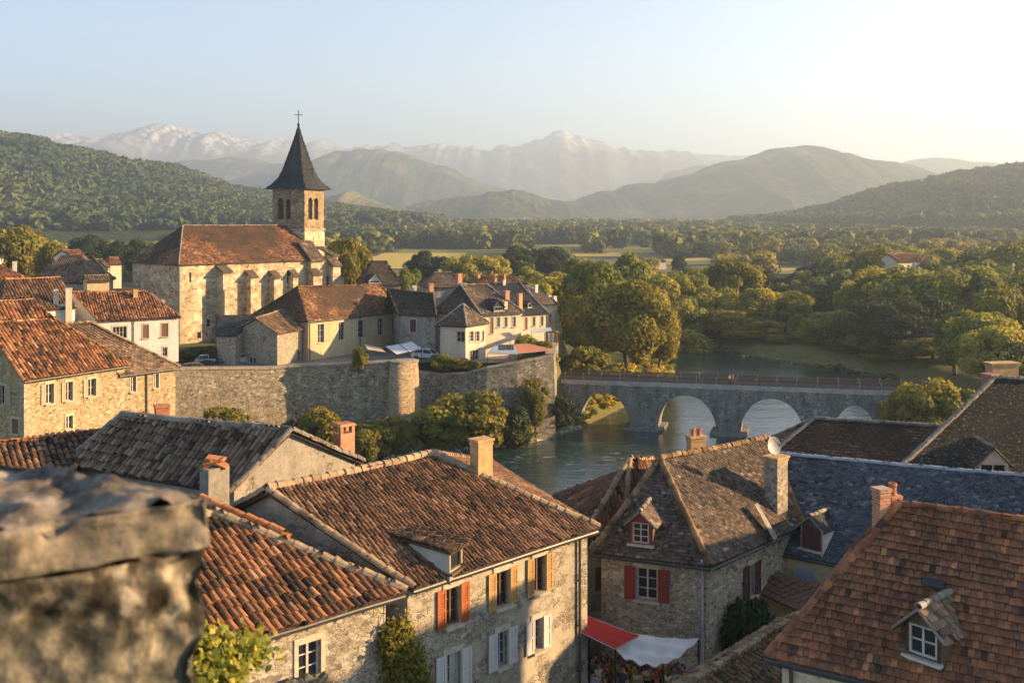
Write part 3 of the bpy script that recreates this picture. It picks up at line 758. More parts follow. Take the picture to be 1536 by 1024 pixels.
# lead flashing in the valley and the dish on the stack
fl = MB(); fl.poly_prism([P(1132, 758, -11.85), P(1136, 755, -11.85), P(1166, 806, -13.0), P(1161, 811, -13.0)], (0, 0, .04)); fl.build('flashing', M['concrete'], FH.root)
dc = PD(1160, 668, 42.6); ds_ = thing('satellite_dish', 'small pale satellite dish on the grey chimney stack', 'satellite dish', dc - A3(0, 0, .4))
m = MB(); ax = nrm(A3(.35, -.9, .25)); a1 = nrm(np.cross(ax, A3(0, 0, 1))); a2 = np.cross(ax, a1); vs = []; fs = []
for k in range(5):
    for j in range(18):
        r_ = .34 * k / 4; t = 2 * math.pi * j / 18; vs.append(dc + a1 * r_ * math.cos(t) + a2 * r_ * math.sin(t) * 1.1 + ax * (r_ * r_ * .7))
for k in range(4):
    for j in range(18): fs.append((k * 18 + j, k * 18 + (j + 1) % 18, (k + 1) * 18 + (j + 1) % 18, (k + 1) * 18 + j))
m.add(vs, fs); m.build('reflector', M['frame_white'], ds_, True)
m = MB(); m.tube([dc - A3(0, 0, .45), dc - ax * .08, dc], .025); m.tube([dc - a2 * .3, dc + ax * .4], .012); m.box(dc + ax * .42, (.06, .06, .08)); m.build('mount', M['zinc'], ds_)

# ---- red tiled house bottom right
g0, g1 = P(1150, 981, -10.8), P(1335, 1023, -10.8); dg = nrm((g1 - g0)[:2]); ng = A3(-dg[1], dg[0], 0)
ge1 = A3(*(g0[:2] + dg * 14), -10.8); rg0 = P(1349, 756, -7.5); rg1 = A3(*(rg0[:2] + nrm(A3(.9, -.44)[:2]) * 12), -7.5)
G = house('red flat tiled house with a gabled dormer and paired brick chimney', [g0, ge1, ge1 + ng * 8, A3(*(g0[:2]), -10.8) + ng * 9.0], [rg0, rg1], STREET,
    'thick', .14, .215, 'flat_red', 'plaster_cream', .3, (0, 1), gutter=[0], pipes=[(0, .25, 'zinc')], cap='flat_red', capr=.1, sag=.06)
dormer(G, 'front', 1384, 990, .86, .86, .42, 'flat', .17, .19, 'canal_dark', 'timber', 'frame_white', 'timber', None, (1, 1), over=.22, yaw=-.32)
chimney(G, 1322, 731, 775, 24, 26.4, .35, 'brick', 'slab', 0, .9, sink=1.2)
chimney(G, 1339, 724, 768, 22, 27.0, .35, 'brick', 'slab', 1, .9, sink=1.2)
pts = G.faces['front']; sk = plane_hit(pts, 1400, 876); nn = nrm(np.cross(pts[1] - pts[0], pts[-1] - pts[0])); us = nrm(pts[1] - pts[0])
m = MB(); m.box(sk + nn * .06, (.5, .22, .05), us, np.cross(nn, us)); m.build('glass_tile', M['glass'], G.root)

# ---- sunlit tile roof low in the corner
h0, h1 = P(1000, 1046, -13), P(1200, 922, -13); dh = nrm((h1 - h0)[:2]); nh = A3(dh[1], -dh[0], 0)
H = house('low roof of sunlit tan canal tiles under the red tiled house', [add3(h0 + nh * 3.4, -dh[0] * 2, -dh[1] * 2, -14.6), add3(h1 + nh * 3.4, 0, 0, -14.6), add3(h1 - nh * .7, 0, 0, -13.35), add3(h0 - nh * .7, -dh[0] * 2, -dh[1] * 2, -13.35)],
    [add3(h0, -dh[0] * 2, -dh[1] * 2), h1], STREET, 'canal', .2, .33, 'canal_tan', 'plaster_cream', .25, (1, 1), cap='cap_light', capr=.14)

# ---- big brown roofs on the right edge
i0, i1 = P(1222, 628, -12), P(1412, 638, -12); di = nrm((i1 - i0)[:2]); ni = A3(di[1], -di[0], 0)
I = house('brown tiled roof with a pale ridge beyond the slate roof', [add3(i0 + ni * 4.5, -di[0] * 5, -di[1] * 5, -15.4), add3(i1 + ni * 4.5, di[0] * 4, di[1] * 4, -15.4), add3(i1 - ni * 4.5, di[0] * 4, di[1] * 4, -15.4), add3(i0 - ni * 4.5, -di[0] * 5, -di[1] * 5, -15.4)],
    [i0, add3(i1, di[0] * 4, di[1] * 4)], -20, 'flat', .24, .22, 'flat_rust', 'plaster_cream', .3, (0, 0), cap='cap_grey', sag=.1)
j0, j1 = P(1492, 567, -8.4), P(1640, 569, -8.4); je = P(1310, 738, -13); jf = P(1690, 744, -13)
J = house('large dark brown roof at the right edge with two chimneys', [je, jf, add3(jf, 9, 9), add3(je, 9, 9)], [j0, j1], -20,
    'flat', .2, .17, 'flat_deep', 'plaster_cream', .3, (0, 0), cap='cap_grey', sag=.1)
chimney(J, 1503, 543, 572, 44, 55.5, .15, 'render_orange', 'slab', 0, .45, sink=1.5)
chimney(J, 1485, 560, 592, 24, 53.5, .5, 'brick_dark', 'slab', 0, .9, sink=1.2)
dormer(J, 'front', 1490, 722, 1.5, .9, .75, 'flat', .2, .17, 'flat_deep', 'timber', 'frame_white', 'plaster_white', None, (1, 1), over=.2)
# lean-to porch against the hipped house
lt = thing('lean_to', 'brown lean-to roof over the courtyard beside the grey wall', 'lean-to', P(1170, 960, STREET))
m = MB(); q = [P(1130, 882, -15.2), P(1205, 917, -15.4), P(1262, 885, -14.9), P(1150, 861, -14.7)]
m.poly_prism(q, (0, 0, -.12)); roof_tiles(m, [q[0], q[1], q[2], q[3]], 'flat', .3, .3, .0); m.build('roof', M['sh_brown'], lt)
for (x, y) in ((1140, 886), (1200, 914)):
    p = P(x, y, -15.35); m = MB(); m.box(A3(p[0], p[1] + .15, (p[2] + STREET) / 2), (.12, .12, p[2] - STREET)); m.build('post', M['timber'], lt)
m = MB(); m.box(P(1165, 905, -15.4) + A3(.2, 1.2, -1.6), (2.6, .1, 3.0), (1, -.5, 0), (.5, 1, 0)); m.build('back_wall', M['plaster_ochre'], lt)

house('unseen tall house added right of the frame to shade the lane', [X3(27, 27.4, -5.0), X3(36, 27.4, -5.0), X3(36, 35.4, -5.0), X3(27, 35.4, -5.0)], [X3(30, 31.4, -3.4), X3(33, 31.4, -3.4)], STREET, 'canal', .24, .38, 'canal_brown', 'facade', .3)  # out of view, added to cast shade on the long house front
house('unseen lower house added beside the tall one to shade the hipped house', [X3(27, 36, -8.4), X3(36, 36, -8.4), X3(36, 42.4, -8.4), X3(27, 42.4, -8.4)], [X3(29, 39.2, -6.5), X3(34, 39.2, -6.5)], STREET, 'canal', .24, .38, 'canal_brown', 'facade', .3)  # also unseen, added so its shadow falls across the hipped house
# ================= left quarter on the hill
sm = dict(lint='sill', bars=(1, 1), sur=.1)
L1 = house('gold stone house with an orange tiled roof and cream shutters at the left edge', [P(37, 570, -11.5), P(195, 547, -11.5), X3(-38.5, 84.5, -11.5), X3(-43.5, 76.5, -11.5)], [X3(-39.2, 74.2, -7.7), P(80, 477, -7.7)], -17, 'canal', .28, .42, 'canal_orange', 'rubble_gold', .3, (1, 0),
    [(0, (68.7, 575.6, 79.7, 605), dict(sh='sh_cream', sw=.6, **sm)), (0, (98.5, 572.5, 108, 600.6), dict(sh='sh_cream', sw=.6, **sm)), (0, (132, 568, 143, 594), dict(sh='sh_cream', sw=.6, **sm)), (0, (99, 623.5, 109, 643), sm),
     (3, (0, 578, 9, 606), dict(sh='sh_cream', sw=.8, **sm)), (3, (18, 628, 28, 650), dict(blank='sh_brown'))], gutter=[0], quoin='corner_stone', cap='canal_orange')
chimney(L1, 151, 527, 546, 6, 79.5, .9, 'brick', 'slab', 0, .8)
L2 = house('stone house with a dull brown roof right of the orange roofed house', [P(180, 562, -12.2), P(270, 550, -12.2), X3(-33, 90, -12.2), X3(-41, 86, -12.2)], [X3(-38.5, 79.5, -8.4), P(135, 483, -8.4)], -18, 'flat', .3, .26, 'canal_dark', 'rubble_gold', .3, (0, 0),
    [(0, (196, 565, 204, 587.5), sm), (0, (231, 560.6, 238, 582), sm)], gutter=[0], pipes=[(0, 2.2, 'iron')])
L3 = house('white rendered house with a rust red roof below the church', *farther(1.17, [P(147, 481, -10.2), P(272, 475, -10.2), X3(-43.5, 113, -10.2), X3(-49.9, 107.8, -10.2)], [X3(-46.1, 104.9, -7.55), X3(-39.8, 108.6, -7.75)]), -17.5, 'canal', .3, .45, 'canal_orange', 'plaster_white', .3, (1, 1),
    [(0, (169, 490, 190, 507), dict(bars=(3, 1), lint='sill')), (0, (214, 487, 223, 507), dict(blank='sh_brown')), (0, (242, 485, 252, 505), dict(blank='sh_brown')), (0, (244, 521, 251, 534), sm)], pipes=[(0, 4.0, 'iron')], cap='cap_orange')
for (x, yt, yb, w, D_) in ((203, 434, 452, 8, 107), (244, 449, 468, 6, 108)): chimney(L3, x, yt, yb, w, D_ * 1.17, .5, 'render_orange', 'slab', 0, .8)
chimney(L3, 84, 434, 486, 9, 118, .5, 'plaster_cream', None, 0, .8, sink=4); chimney(L3, 103, 432, 486, 11, 118, .5, 'plaster_cream', 'slab', 0, .8, sink=4)
m = MB(); c = PD(93, 470, 118); m.box(A3(c[0], c[1] + .1, c[2] - 1.5), (1.2, .25, 5.2), (math.cos(.5), math.sin(.5), 0), (-math.sin(.5), math.cos(.5), 0)); m.build('stack_wall', M['plaster_white'], L3.root)

def simple(label, a, b, dep, ra, rb, zB, **kw):
    a, b = A3(*a), A3(*b); d = nrm((b - a)[:2]); n = A3(-d[1], d[0], 0)
    return house(label, [a, b, b + n * dep, a + n * dep], [ra, rb], zB, **kw)
far = dict(kind='canal', tw=.36, tl=.5, oh=.3, caps='r', fine=False)
far2 = dict(kind='flat', tw=.4, tl=.36, oh=.3, caps='r', fine=False)
def auto(label, x0, y0, x1, y1, zE, rise, dep, zB, gl=0, gr=0, ins=1.5, cap='cap_grey', **kw):
    a, b = P(x0, y0, zE), P(x1, y1, zE); d = nrm((b - a)[:2]); n = A3(-d[1], d[0], 0); d3 = A3(*d, 0); up = A3(0, 0, rise)
    ra = a + n * dep / 2 + up + d3 * (0 if gl else ins); rb = b + n * dep / 2 + up - d3 * (0 if gr else ins)
    return house(label, [a, b, b + n * dep, a + n * dep], [ra, rb], zB, gable=(gl, gr), cap=cap, **kw)
auto('dark red roofed house with a light ridge, left of the white house chimneys', 4, 468, 116, 461, -10.4, 3.4, 10, -17, 0, 1, 2, roof='canal_brown', wall='plaster_white', cap='cap_orange', **far)
auto('small orange tiled roof tucked behind the orange roofed stone house', 2, 486, 82, 480, -9.3, 1.9, 5, -17, 1, 0, 1, roof='canal_orange', wall='plaster_cream', **far)
auto('house with an orange roof at the far left edge under the trees', -40, 424, 42, 420, -9, 2.3, 9, -16, 0, 0, 2, roof='canal_orange', wall='plaster_white', cap='canal_orange', **far)
L7 = auto('barn with a long dark sagging roof behind the white house', 40, 424, 132, 424, -9.8, 3.9, 11, -16, 0, 0, 3, roof='canal_dark', wall='plaster_dim', **far)
auto('pale gabled cottage in front of the dark barn roof', 27, 421, 48, 419, -9.2, 1.4, 7, -16, 1, 1, 0, roof='flat_brown', wall='plaster_pink', **far)
chimney(L7, 22, 392, 410, 7, 166, .4, 'plaster_white', 'slab', 0, .8)
auto('house with a dark pyramid roof and sunny yellow wall left of the church', 100, 409, 160, 408, -9.4, 3.2, 8, -15, 0, 0, 3, roof='slate_dark', wall='plaster_ochre', cap='slate_dark', **far2)
auto('low ochre walled house against the church apse', 129, 422, 166, 421, -8.9, .7, 6, -15, 1, 1, 0, roof='canal_tan', wall='plaster_ochre', **far)
auto('small white house with a red roof under the distant trees', 108, 386, 134, 385, -8.6, 1.6, 7, -15, 1, 1, 0, roof='canal_orange', wall='plaster_white', **far)
for k, (x0, x1, y, z, rf_, lb) in enumerate(((138, 152, 396, -10.0, 'canal_orange', 'tiny house with an orange roof near the trees left of the church'), (152, 166, 401, -10.2, 'canal_dark', 'tiny house with a dark roof nearest the church apse'), (164, 184, 397, -10.4, 'canal_orange', 'tiny pink walled house behind the church apse'), (-6, 8, 386, -9, 'canal_orange', 'tiny red roofed house at the left edge below the big trees'), (84, 101, 402, -9.6, 'canal_orange', 'tiny rust roofed house between barn and pyramid roof'))):
    auto(lb, x0, y, x1, y - .6, z, 1.7, 6, -16, k % 2, 1, 1, roof=rf_, wall=('plaster_white', 'plaster_pink', 'plaster_cream')[k % 3], **far)

# ================= houses between church and bridge
v = dict(lint='sill', bars=(1, 2), sur=.12)
M1 = house('long yellow stone house with five tall dark windows below the church', *farther(1.23, [P(462, 482, -10.6), P(603, 466, -10.6), X3(-19.5, 121.4, -10.6), X3(-29, 111, -10.6)], [P(447, 430, -7.2), P(570, 427, -7.65)]), -18.2, 'flat', .3, .28, 'flat_rust', 'plaster_ochre', .35, (0, 0),
    [(0, (476.6, 486, 485.4, 514), dict(sh='sh_cream', only='R', sw=1.0, slats=False, **v)), (0, (508, 483, 516, 510), v), (0, (537, 480, 545.5, 506), dict(sh='sh_cream', only='R', sw=1.0, slats=False, **v)), (0, (567, 476.7, 574.5, 502.4), v), (0, (588, 473.7, 595, 500), dict(blank='sh_brown'))],
    gutter=[0], pipes=[(0, .2, 'iron'), (0, 9.6, 'iron')], cap='canal_brown', sag=.12)
M2 = house('small stone barn with its grey gable towards the rampart', *farther(1.25, [P(417, 500, -11.3), P(459, 493, -11.3), X3(-26.7, 106.6, -11.3), X3(-28.5, 102.3, -11.3)], [X3(-25.9, 101, -9.9), X3(-24.1, 105.3, -9.4)]), -18.2, 'canal', .28, .42, 'canal_tan', 'rubble_grey', .25, (1, 1),
    [(3, (373, 536, 384, 545), dict(lint=None, sill=False)), (3, (395, 504, 400, 512), dict(lint=None, sill=False))], pipes=[(0, 4.4, 'iron')], sag=.08)

SHED = house('stone shed with a dark slate lean-to roof beside the barn', *farther(1.25, [P(325, 503, -11.6), P(354, 503, -11.6), X3(-26.6, 105.3, -10.0), X3(-31.2, 105.3, -10.0)], [P(326, 474, -10.0), P(381, 474, -10.0)]), -18.2, 'slate', .3, .25, 'slate_dark', 'rubble_grey', .12, (0, 0), caps='', sag=.02)
M3 = house('house with a near black roof and a white gable right of the yellow stone house', *farther(1.08, [P(598, 471, -11.8), P(655, 473.5, -11.8), X3(-9.9, 131, -11.8), X3(-17, 136, -11.8)], [P(582, 433, -9), P(650, 440, -9.2)]), -18.2, 'flat', .3, .28, 'flat_deep', 'plaster_dim', .25, (0, 1),
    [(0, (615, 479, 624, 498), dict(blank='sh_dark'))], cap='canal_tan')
chimney(M3, 621, 428, 444, 8, 140, .5, 'plaster_grey', 'slab'); chimney(M3, 646, 425, 442, 9, 139.5, .5, 'brick', 'slab')
pk = X3(-6.05, 120.7, -10.15)
M4 = house('cream house with a pyramid roof at the rampart corner', *farther(1.075, [P(652, 487.5, -12.5), P(700, 489, -12.5), P(734, 484, -12.5), X3(-6.3, 123.8, -12.5)], [pk, add3(pk, .15, .1)]), -18.6, 'flat', .28, .26, 'flat_brown', 'plaster_pink', .35, (0, 0),
    [(0, (685, 497, 697, 513), dict(bars=(1, 1), lint=None)), (1, (704, 497, 710, 512), v), (1, (712.5, 497, 719, 512), v), (1, (723, 496, 726, 511), v), (1, (705, 525, 718, 541), dict(bars=(2, 1), lint='sill'))], cap='cap_grey', pipes=[(0, .1, 'iron')])
M5 = house('cream fronted house with a slate hip and small slate dormer', [P(722, 472, -12.5), P(786, 468, -12.5), X3(-4, 146, -12.5), P(648, 468, -12.5)], [P(690, 426, -8.75), X3(-3.6, 139.2, -8.95)], -18.2, 'flat', .3, .28, 'flat_brown', 'plaster_cream', .3, (0, 0),
    [(0, (745, 475.6, 750, 490.5), v), (0, (757, 475.6, 761, 490), v), (0, (768.6, 475, 773.4, 490), v), (0, (735, 476, 740, 500), dict(blank='sh_brown'))], gutter=[0], cap='cap_grey', sag=.1)
dormer(M5, 'front', 748, 467, 1.7, .7, .9, 'slate', .3, .25, 'slate_dark', 'slate_dark', 'frame_white', 'slate_dark', None, (0, 0), over=.15)
chimney(M5, 689, 410, 428, 9, 139, .6, 'brick', 'slab'); chimney(M5, 760, 436, 456, 9, 137.5, .6, 'brick', 'slab'); chimney(M5, 780, 440, 462, 8, 138.5, .6, 'render_orange', 'slab'); chimney(M5, 758, 452, 468, 7, 135.3, .6, 'plaster_cream', 'slab')
M6 = house('cream house with a steep slate roof nearest the tall chimneys', [P(781, 472, -13.6), P(822, 469.5, -13.6), X3(2.5, 158, -13.6), X3(-7, 152, -13.6)], [P(730, 424, -9.6), P(779, 423.5, -9.6)], -18.6, 'flat', .32, .3, 'slate_dark', 'plaster_cream', .3, (0, 0),
    [(0, (787, 476, 791, 494), dict(blank='sh_brown')), (0, (799, 475, 803, 489), v), (0, (811, 474, 815, 488), v)], cap='cap_grey')
chimney(M6, 743, 417, 430, 5, 153, .6, 'brick', 'slab'); chimney(M6, 756, 420, 434, 5, 153, .6, 'plaster_white', 'slab')
dormer(M6, 'front', 795, 462, .8, .7, .4, 'flat', .3, .3, 'flat_brown', 'timber', 'frame_white', 'plaster_white', None, (0, 0))
M7 = house('tall cream house at the end of the row beside the plane trees', [P(809, 458, -13.3), P(837, 455.5, -13.3), X3(3, 166, -13.3), X3(-.5, 161, -13.3)], [X3(2.2, 161.5, -10.6), X3(4.4, 163.2, -11.4)], -19.5, 'flat', .34, .3, 'flat_brown', 'plaster_cream', .3, (0, 0),
    [(0, (823.5, 470, 827.5, 483.5), v)], cap='cap_grey')
for (x, yt, yb) in ((804, 427, 440), (824, 443, 454), (832, 444, 456)): chimney(M7, x, yt, yb, 6, 161, .6, 'plaster_white', 'slab')
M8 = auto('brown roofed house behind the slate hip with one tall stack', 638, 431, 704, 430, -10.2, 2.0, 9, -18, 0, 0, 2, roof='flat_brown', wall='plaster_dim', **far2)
chimney(M8, 659, 404, 420, 6, 159, .6, 'plaster_dim', 'slab'); 
M9 = auto('long low house with an orange ridge behind the steep slate roof', 712, 426, 792, 425, -10.7, 1.0, 8, -18, 0, 0, 2, roof='canal_orange', wall='plaster_pink', cap='cap_orange', **far)
for (x, w) in ((718, 5), (743, 5), (757, 4)): chimney(M9, x, 411, 424, w, 170, .6, 'brick', 'slab')
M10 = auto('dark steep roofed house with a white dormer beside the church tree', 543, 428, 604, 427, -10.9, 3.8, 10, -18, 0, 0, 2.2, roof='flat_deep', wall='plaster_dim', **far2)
dormer(M10, 'front', 562, 425, 2.0, .5, 1.1, 'flat', .3, .3, 'flat_deep', 'timber', 'frame_white', 'plaster_white', None, (0, 0))
# ================= church
cu = nrm(A3(.665, .747)); cv = A3(-cu[1], cu[0])
ca = P(268, 397, -6.7)
def cp_(a, b, z): return A3(*(ca[:2] + cu * a + cv * b), z)
NL, NW = 26.0, 15.0
CH = house('old stone church with buttressed nave, rust tiled roof and dark slate spire', [cp_(0, 0, -6.7), cp_(NL, 0, -6.7), cp_(NL, NW, -6.7), cp_(0, NW, -6.7)], [cp_(5, NW / 2, -.9), cp_(NL + 1, NW / 2, -.9)], -20, 'flat', .34, .32, 'flat_rust', 'church', .35, (0, 1),
    [(0, (284, 408, 287, 424), dict(lint=None, sill=False, bars=(0, 0))), (0, (310, 478, 316, 490), dict(lint=None, sill=False, bars=(0, 0))), (0, (430, 405, 436, 425), dict(lint='sill', bars=(0, 3))), (0, (296, 498, 302, 508), dict(lint=None, sill=False, bars=(0, 0)))], name='church', cat='church', cap='cap_grey', sag=.12, quoin='corner_stone')
cr = CH.root; fz = CH.F[0]
def buttress(a, w, d, zt, zs):
    m = MB(); c = lambda o, z: fz.at(a, z, o)
    m.box(c(d / 2 - .2, (zt - 20.0) / 2), (w, d + .4, zt + 20), fz.U3, -fz.N3)
    m.box(c(d / 2 + .1, (zs - 20.0) / 2), (w * 1.1, d + .9, zs + 20), fz.U3, -fz.N3)
    o = m.build('buttress', M['church'], cr)
    t = MB(); ap = [fz.at(a - w * .62, zt, d + .3), fz.at(a + w * .62, zt, d + .3), fz.at(a + w * .62, zt + 1.1, -.1), fz.at(a - w * .62, zt + 1.1, -.1)]
    t.poly_prism(ap, (0, 0, -.2)); t.build('buttress_cap', M['flat_brown'], o)
for (x, w, d, zt, zs) in ((331, 1.5, 1.9, -8.0, -10.8), (373, 1.2, 1.5, -9.0, -17), (408, 1.2, 1.5, -9.2, -17), (437, 1.0, 1.2, -9.2, -17)):
    buttress(fz.hit(x, 430)[0], w, d, zt, zs)
# tower
ph = math.radians(70); tu = A3(math.cos(ph), math.sin(ph)); tv = A3(-tu[1], tu[0]); K0 = A3((457 - CX) / F * 172, 172.0); S_ = 6.6
tcs = [K0, K0 + tu * S_, K0 + tu * S_ + tv * S_, K0 + tv * S_]
def stage(z0, z1, grow, wins):
    c0 = sum(tcs) / 4; cs = [c0 + (c - c0) * grow for c in tcs]; m = MB(); fs = [Face(cs[i], cs[(i + 1) % 4], z0, z1) for i in range(4)]
    for (fi, a, b, zb, zt) in wins: fs[fi].wins.append((a, b, zb, zt))
    for f in fs: f.mesh(m, .6)
    m.add([A3(*c, z1) for c in cs], [(0, 1, 2, 3)])
    return m, fs
zb0, zb1 = -1.9, 5.35
low = [(0, 2.6, 2.95, -4.6, -2.9), (3, 2.4, 2.85, -4.8, -2.9)]
m, fs = stage(-20, zb0, 1.0, low); tw_ = m.build('tower', M['church'], cr)
for (fi, a, b, c, d) in low:
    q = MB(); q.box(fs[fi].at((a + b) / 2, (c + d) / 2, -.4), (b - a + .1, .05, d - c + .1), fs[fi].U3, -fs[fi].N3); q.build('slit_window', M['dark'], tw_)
bw = [(0, 1.2, 2.6, .1, 3.9), (0, 3.1, 4.5, .1, 3.9), (3, 1.0, 2.2, 0.1, 3.8), (3, 2.7, 3.6, .1, 3.6)]
m, fs = stage(zb0, zb1, .97, bw); be = m.build('belfry', M['church_bell'], cr)
for (fi, a, b, c, d) in bw:
    f = fs[fi]; q = MB(); mid = (a + b) / 2; r_ = (b - a) / 2 + .02
    n = 12; vs = [f.at(a - .02, d + .02, .03), f.at(b + .02, d + .02, .03)]
    top = [f.at(mid - r_ * math.cos(t), d - r_ + r_ * math.sin(t) - .02, .03) for t in np.linspace(0, math.pi, n)]
    # spandrels close the square head into a round arch
    for side in (0, 1):
        arc = top[: n // 2 + 1] if side == 0 else top[n // 2 - 1:]
        cor = f.at(a - .02, d + .02, .03) if side == 0 else f.at(b + .02, d + .02, .03)
        poly = [cor] + (arc if side else arc)
        q.poly_prism(poly, -f.N3 * .5)
    q.build('arch', M['church_bell'], be)
    q = MB()
    for k in range(7):
        z = c + .2 + k * .42; q.box(f.at(mid, z, -.45), (b - a + .1, .3, .05), f.U3, nrm(-f.N3 + A3(0, 0, .7)))
    q.box(f.at(mid, (c + d) / 2, -.68), (b - a + .2, .05, d - c + .2), f.U3, -f.N3)
    q.build('louvre', M['timber'], be)
for (z, g, h_) in ((zb0 + .1, 1.03, .28), (zb1 - .12, 1.06, .3)):
    c0 = sum(tcs) / 4; q = MB(); q.poly_prism([A3(*(c0 + (c - c0) * g), z) for c in tcs], (0, 0, h_)); q.build('cornice', M['corner_stone'], tw_)
# spire: square eaves flaring into an octagon
c0 = sum(tcs) / 4; a0 = math.atan2(*(tcs[1] - c0)[::-1]); m = MB(); rings = []
R0 = S_ / math.sqrt(2) * 1.24
for (z, r, o) in ((5.4, R0, 0), (6.2, R0 * .83, .25), (7.2, R0 * .66, .6), (8.4, R0 * .555, 1), (11.2, R0 * .355, 1), (14.0, R0 * .165, 1), (16.6, .05, 1)):
    ring = []
    for k in range(8):
        t = a0 + k * math.pi / 4; rs = r if k % 2 == 0 else r * math.cos(math.pi / 4); ro = r * (1 - o) * 1 + o * r
        rr = (rs * (1 - o) + r * .92 * o); ring.append(A3(c0[0] + rr * math.cos(t), c0[1] + rr * math.sin(t), z))
    rings.append(ring)
vs = [p for r in rings for p in r]; fsx = []
for i in range(len(rings) - 1):
    for k in range(8): fsx.append((i * 8 + k, i * 8 + (k + 1) % 8, (i + 1) * 8 + (k + 1) % 8, (i + 1) * 8 + k))
fsx.append(tuple(range(7, -1, -1))); m.add(vs, fsx, .3)
for i in range(len(rings) - 1):
    for k in range(8):
        a, b, c, d = rings[i][k], rings[i][(k + 1) % 8], rings[i + 1][(k + 1) % 8], rings[i + 1][k]
        roof_tiles(m, [a, b, c, d], 'slate', .3, .26, 0, .8)
sp = m.build('spire', M['spire'], cr)
q = MB()
for k in range(8): q.tube([r[k] for r in rings], .06, 5)
q.build('spire_ridge', M['spire'], sp)
q = MB(); cx = A3(c0[0], c0[1], 0); q.tube([cx + A3(0, 0, 16.4), cx + A3(0, 0, 19.2)], .07, 6); q.lathe(cx + A3(0, 0, 16.8), [(.02, -.25), (.22, -.12), (.25, 0), (.18, .15), (.04, .25)], 10)
q.tube([cx + A3(-.62, -.1, 18.5), cx + A3(.62, .1, 18.5)], .06, 6)
for s_ in (-1, 1): q.lathe(cx + A3(.6 * s_, .1 * s_, 18.5), [(.02, -.1), (.1, 0), (.02, .1)], 6)
q.lathe(cx + A3(0, 0, 19.2), [(.02, -.1), (.1, 0), (.02, .1)], 6); q.build('cross', M['iron'], sp)
# stepped stone annex to the right of the nave
an = MB(); f = fz
def anx(a0_, a1_, o0, o1, z): an.box(f.at((a0_ + a1_) / 2, (z - 20) / 2, (o0 + o1) / 2), (a1_ - a0_, o1 - o0, z + 20), f.U3, -f.N3)
s0 = f.hit(463, 420)[0]
anx(s0 - .2, s0 + 4.6, -6, .9, -6.9); anx(s0 - .6, s0 + .9, .9, 2.1, -9.2); anx(s0 + 3.4, s0 + 5.0, .9, 2.2, -7.8); anx(s0 + 4.6, s0 + 5.8, -5, .5, -6.2); anx(s0 + 5.0, s0 + 6.4, -5, 1.4, -9.6)
ao = an.build('annex', M['church'], cr)
q = MB()
for (a0_, a1_, o0, o1, z0, z1) in ((s0 - .4, s0 + 2.5, -2.5, 1.3, -6.8, -3.6), (s0 - .8, s0 + 1.1, .7, 2.4, -9.1, -8.0), (s0 + 3.2, s0 + 5.2, .6, 2.5, -7.7, -6.4), (s0 + 4.5, s0 + 6.0, -4, .8, -6.1, -4.6), (s0 + 4.9, s0 + 6.6, -3, 1.7, -9.5, -8.3)):
    q.poly_prism([f.at(a0_, z0, o1), f.at(a1_, z0, o1), f.at(a1_, z1, o0), f.at(a0_, z1, o0)], (0, 0, -.22)); roof_tiles(q, [f.at(a0_, z0, o1), f.at(a1_, z0, o1), f.at(a1_, z1, o0), f.at(a0_, z1, o0)], 'flat', .34, .3, 0)
q.build('annex_roof', M['flat_brown'], ao)
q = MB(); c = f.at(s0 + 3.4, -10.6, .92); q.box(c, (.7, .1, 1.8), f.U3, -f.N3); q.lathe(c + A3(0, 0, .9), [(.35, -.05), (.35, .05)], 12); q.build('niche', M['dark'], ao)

# ================= ramparts
def wall_path(name, label, pts, zt, zb, th, mat, batter=.6, capm='rubble_grey', cat='rampart', coping=.25):
    base = A3(*pts[0][:2], zb[0] if np.ndim(zb) else zb); r = thing(name, label, cat, base)
    m = MB(); n = len(pts); zt = zt if np.ndim(zt) else [zt] * n; zb = zb if np.ndim(zb) else [zb] * n
    dirs = [nrm((pts[min(i + 1, n - 1)] - pts[max(i - 1, 0)])[:2]) for i in range(n)]; cap = MB(); vs = []; vc = []
    for i, p in enumerate(pts):
        o = A3(dirs[i][1], -dirs[i][0]); p2 = p[:2]; j = rng.normal() * .04
        vs += [A3(*(p2 + o * batter), zb[i]), A3(*p2, zt[i] + j), A3(*(p2 - o * th), zt[i] + j), A3(*(p2 - o * th), zb[i])]
        vc += [A3(*(p2 + o * .12), zt[i] + j + .01), A3(*(p2 + o * .1), zt[i] + j + coping), A3(*(p2 - o * (th + .1)), zt[i] + j + coping), A3(*(p2 - o * (th + .1)), zt[i] + j + .01)]
    fs = []
    for i in range(n - 1):
        for k in range(4): fs.append((i * 4 + k, (i + 1) * 4 + k, (i + 1) * 4 + (k + 1) % 4, i * 4 + (k + 1) % 4))
    fs = [tuple(reversed(f_)) for f_ in fs]
    en = [(0, 1, 2, 3), tuple((n - 1) * 4 + k for k in (3, 2, 1, 0))]
    m.add(vs, fs + en); m.build('stonework', M[mat], r, tint=False)
    if coping: cap.add(vc, fs + en); cap.build('coping', M[capm], r, tint=False)
    return r
def lin(pts, step=2.5):
    out = []
    for a, b in zip(pts[:-1], pts[1:]):
        n = max(1, int(np.linalg.norm(b - a) / step)); out += [a + (b - a) * k / n for k in range(n)]
    return out + [pts[-1]]
w1 = lin([A3(-46, 110.5), A3(-38.7, 114.7), A3(-27.3, 121), A3(-13.6, 122.6)])
wall_path('rampart', 'tall long rampart wall of rough stone below the church quarter', w1, list(np.interp([q[0] for q in w1], [-46, -38.7, -27.3, -13.6], [-16.8, -17.2, -17.95, -17.4])), -27.5, 1.2, 'rampart', 1.0, coping=.22)
ba = thing('bastion', 'rounded sunlit corner turret at the end of the tall rampart', 'bastion', (-13.2, 122.8, -27.5))
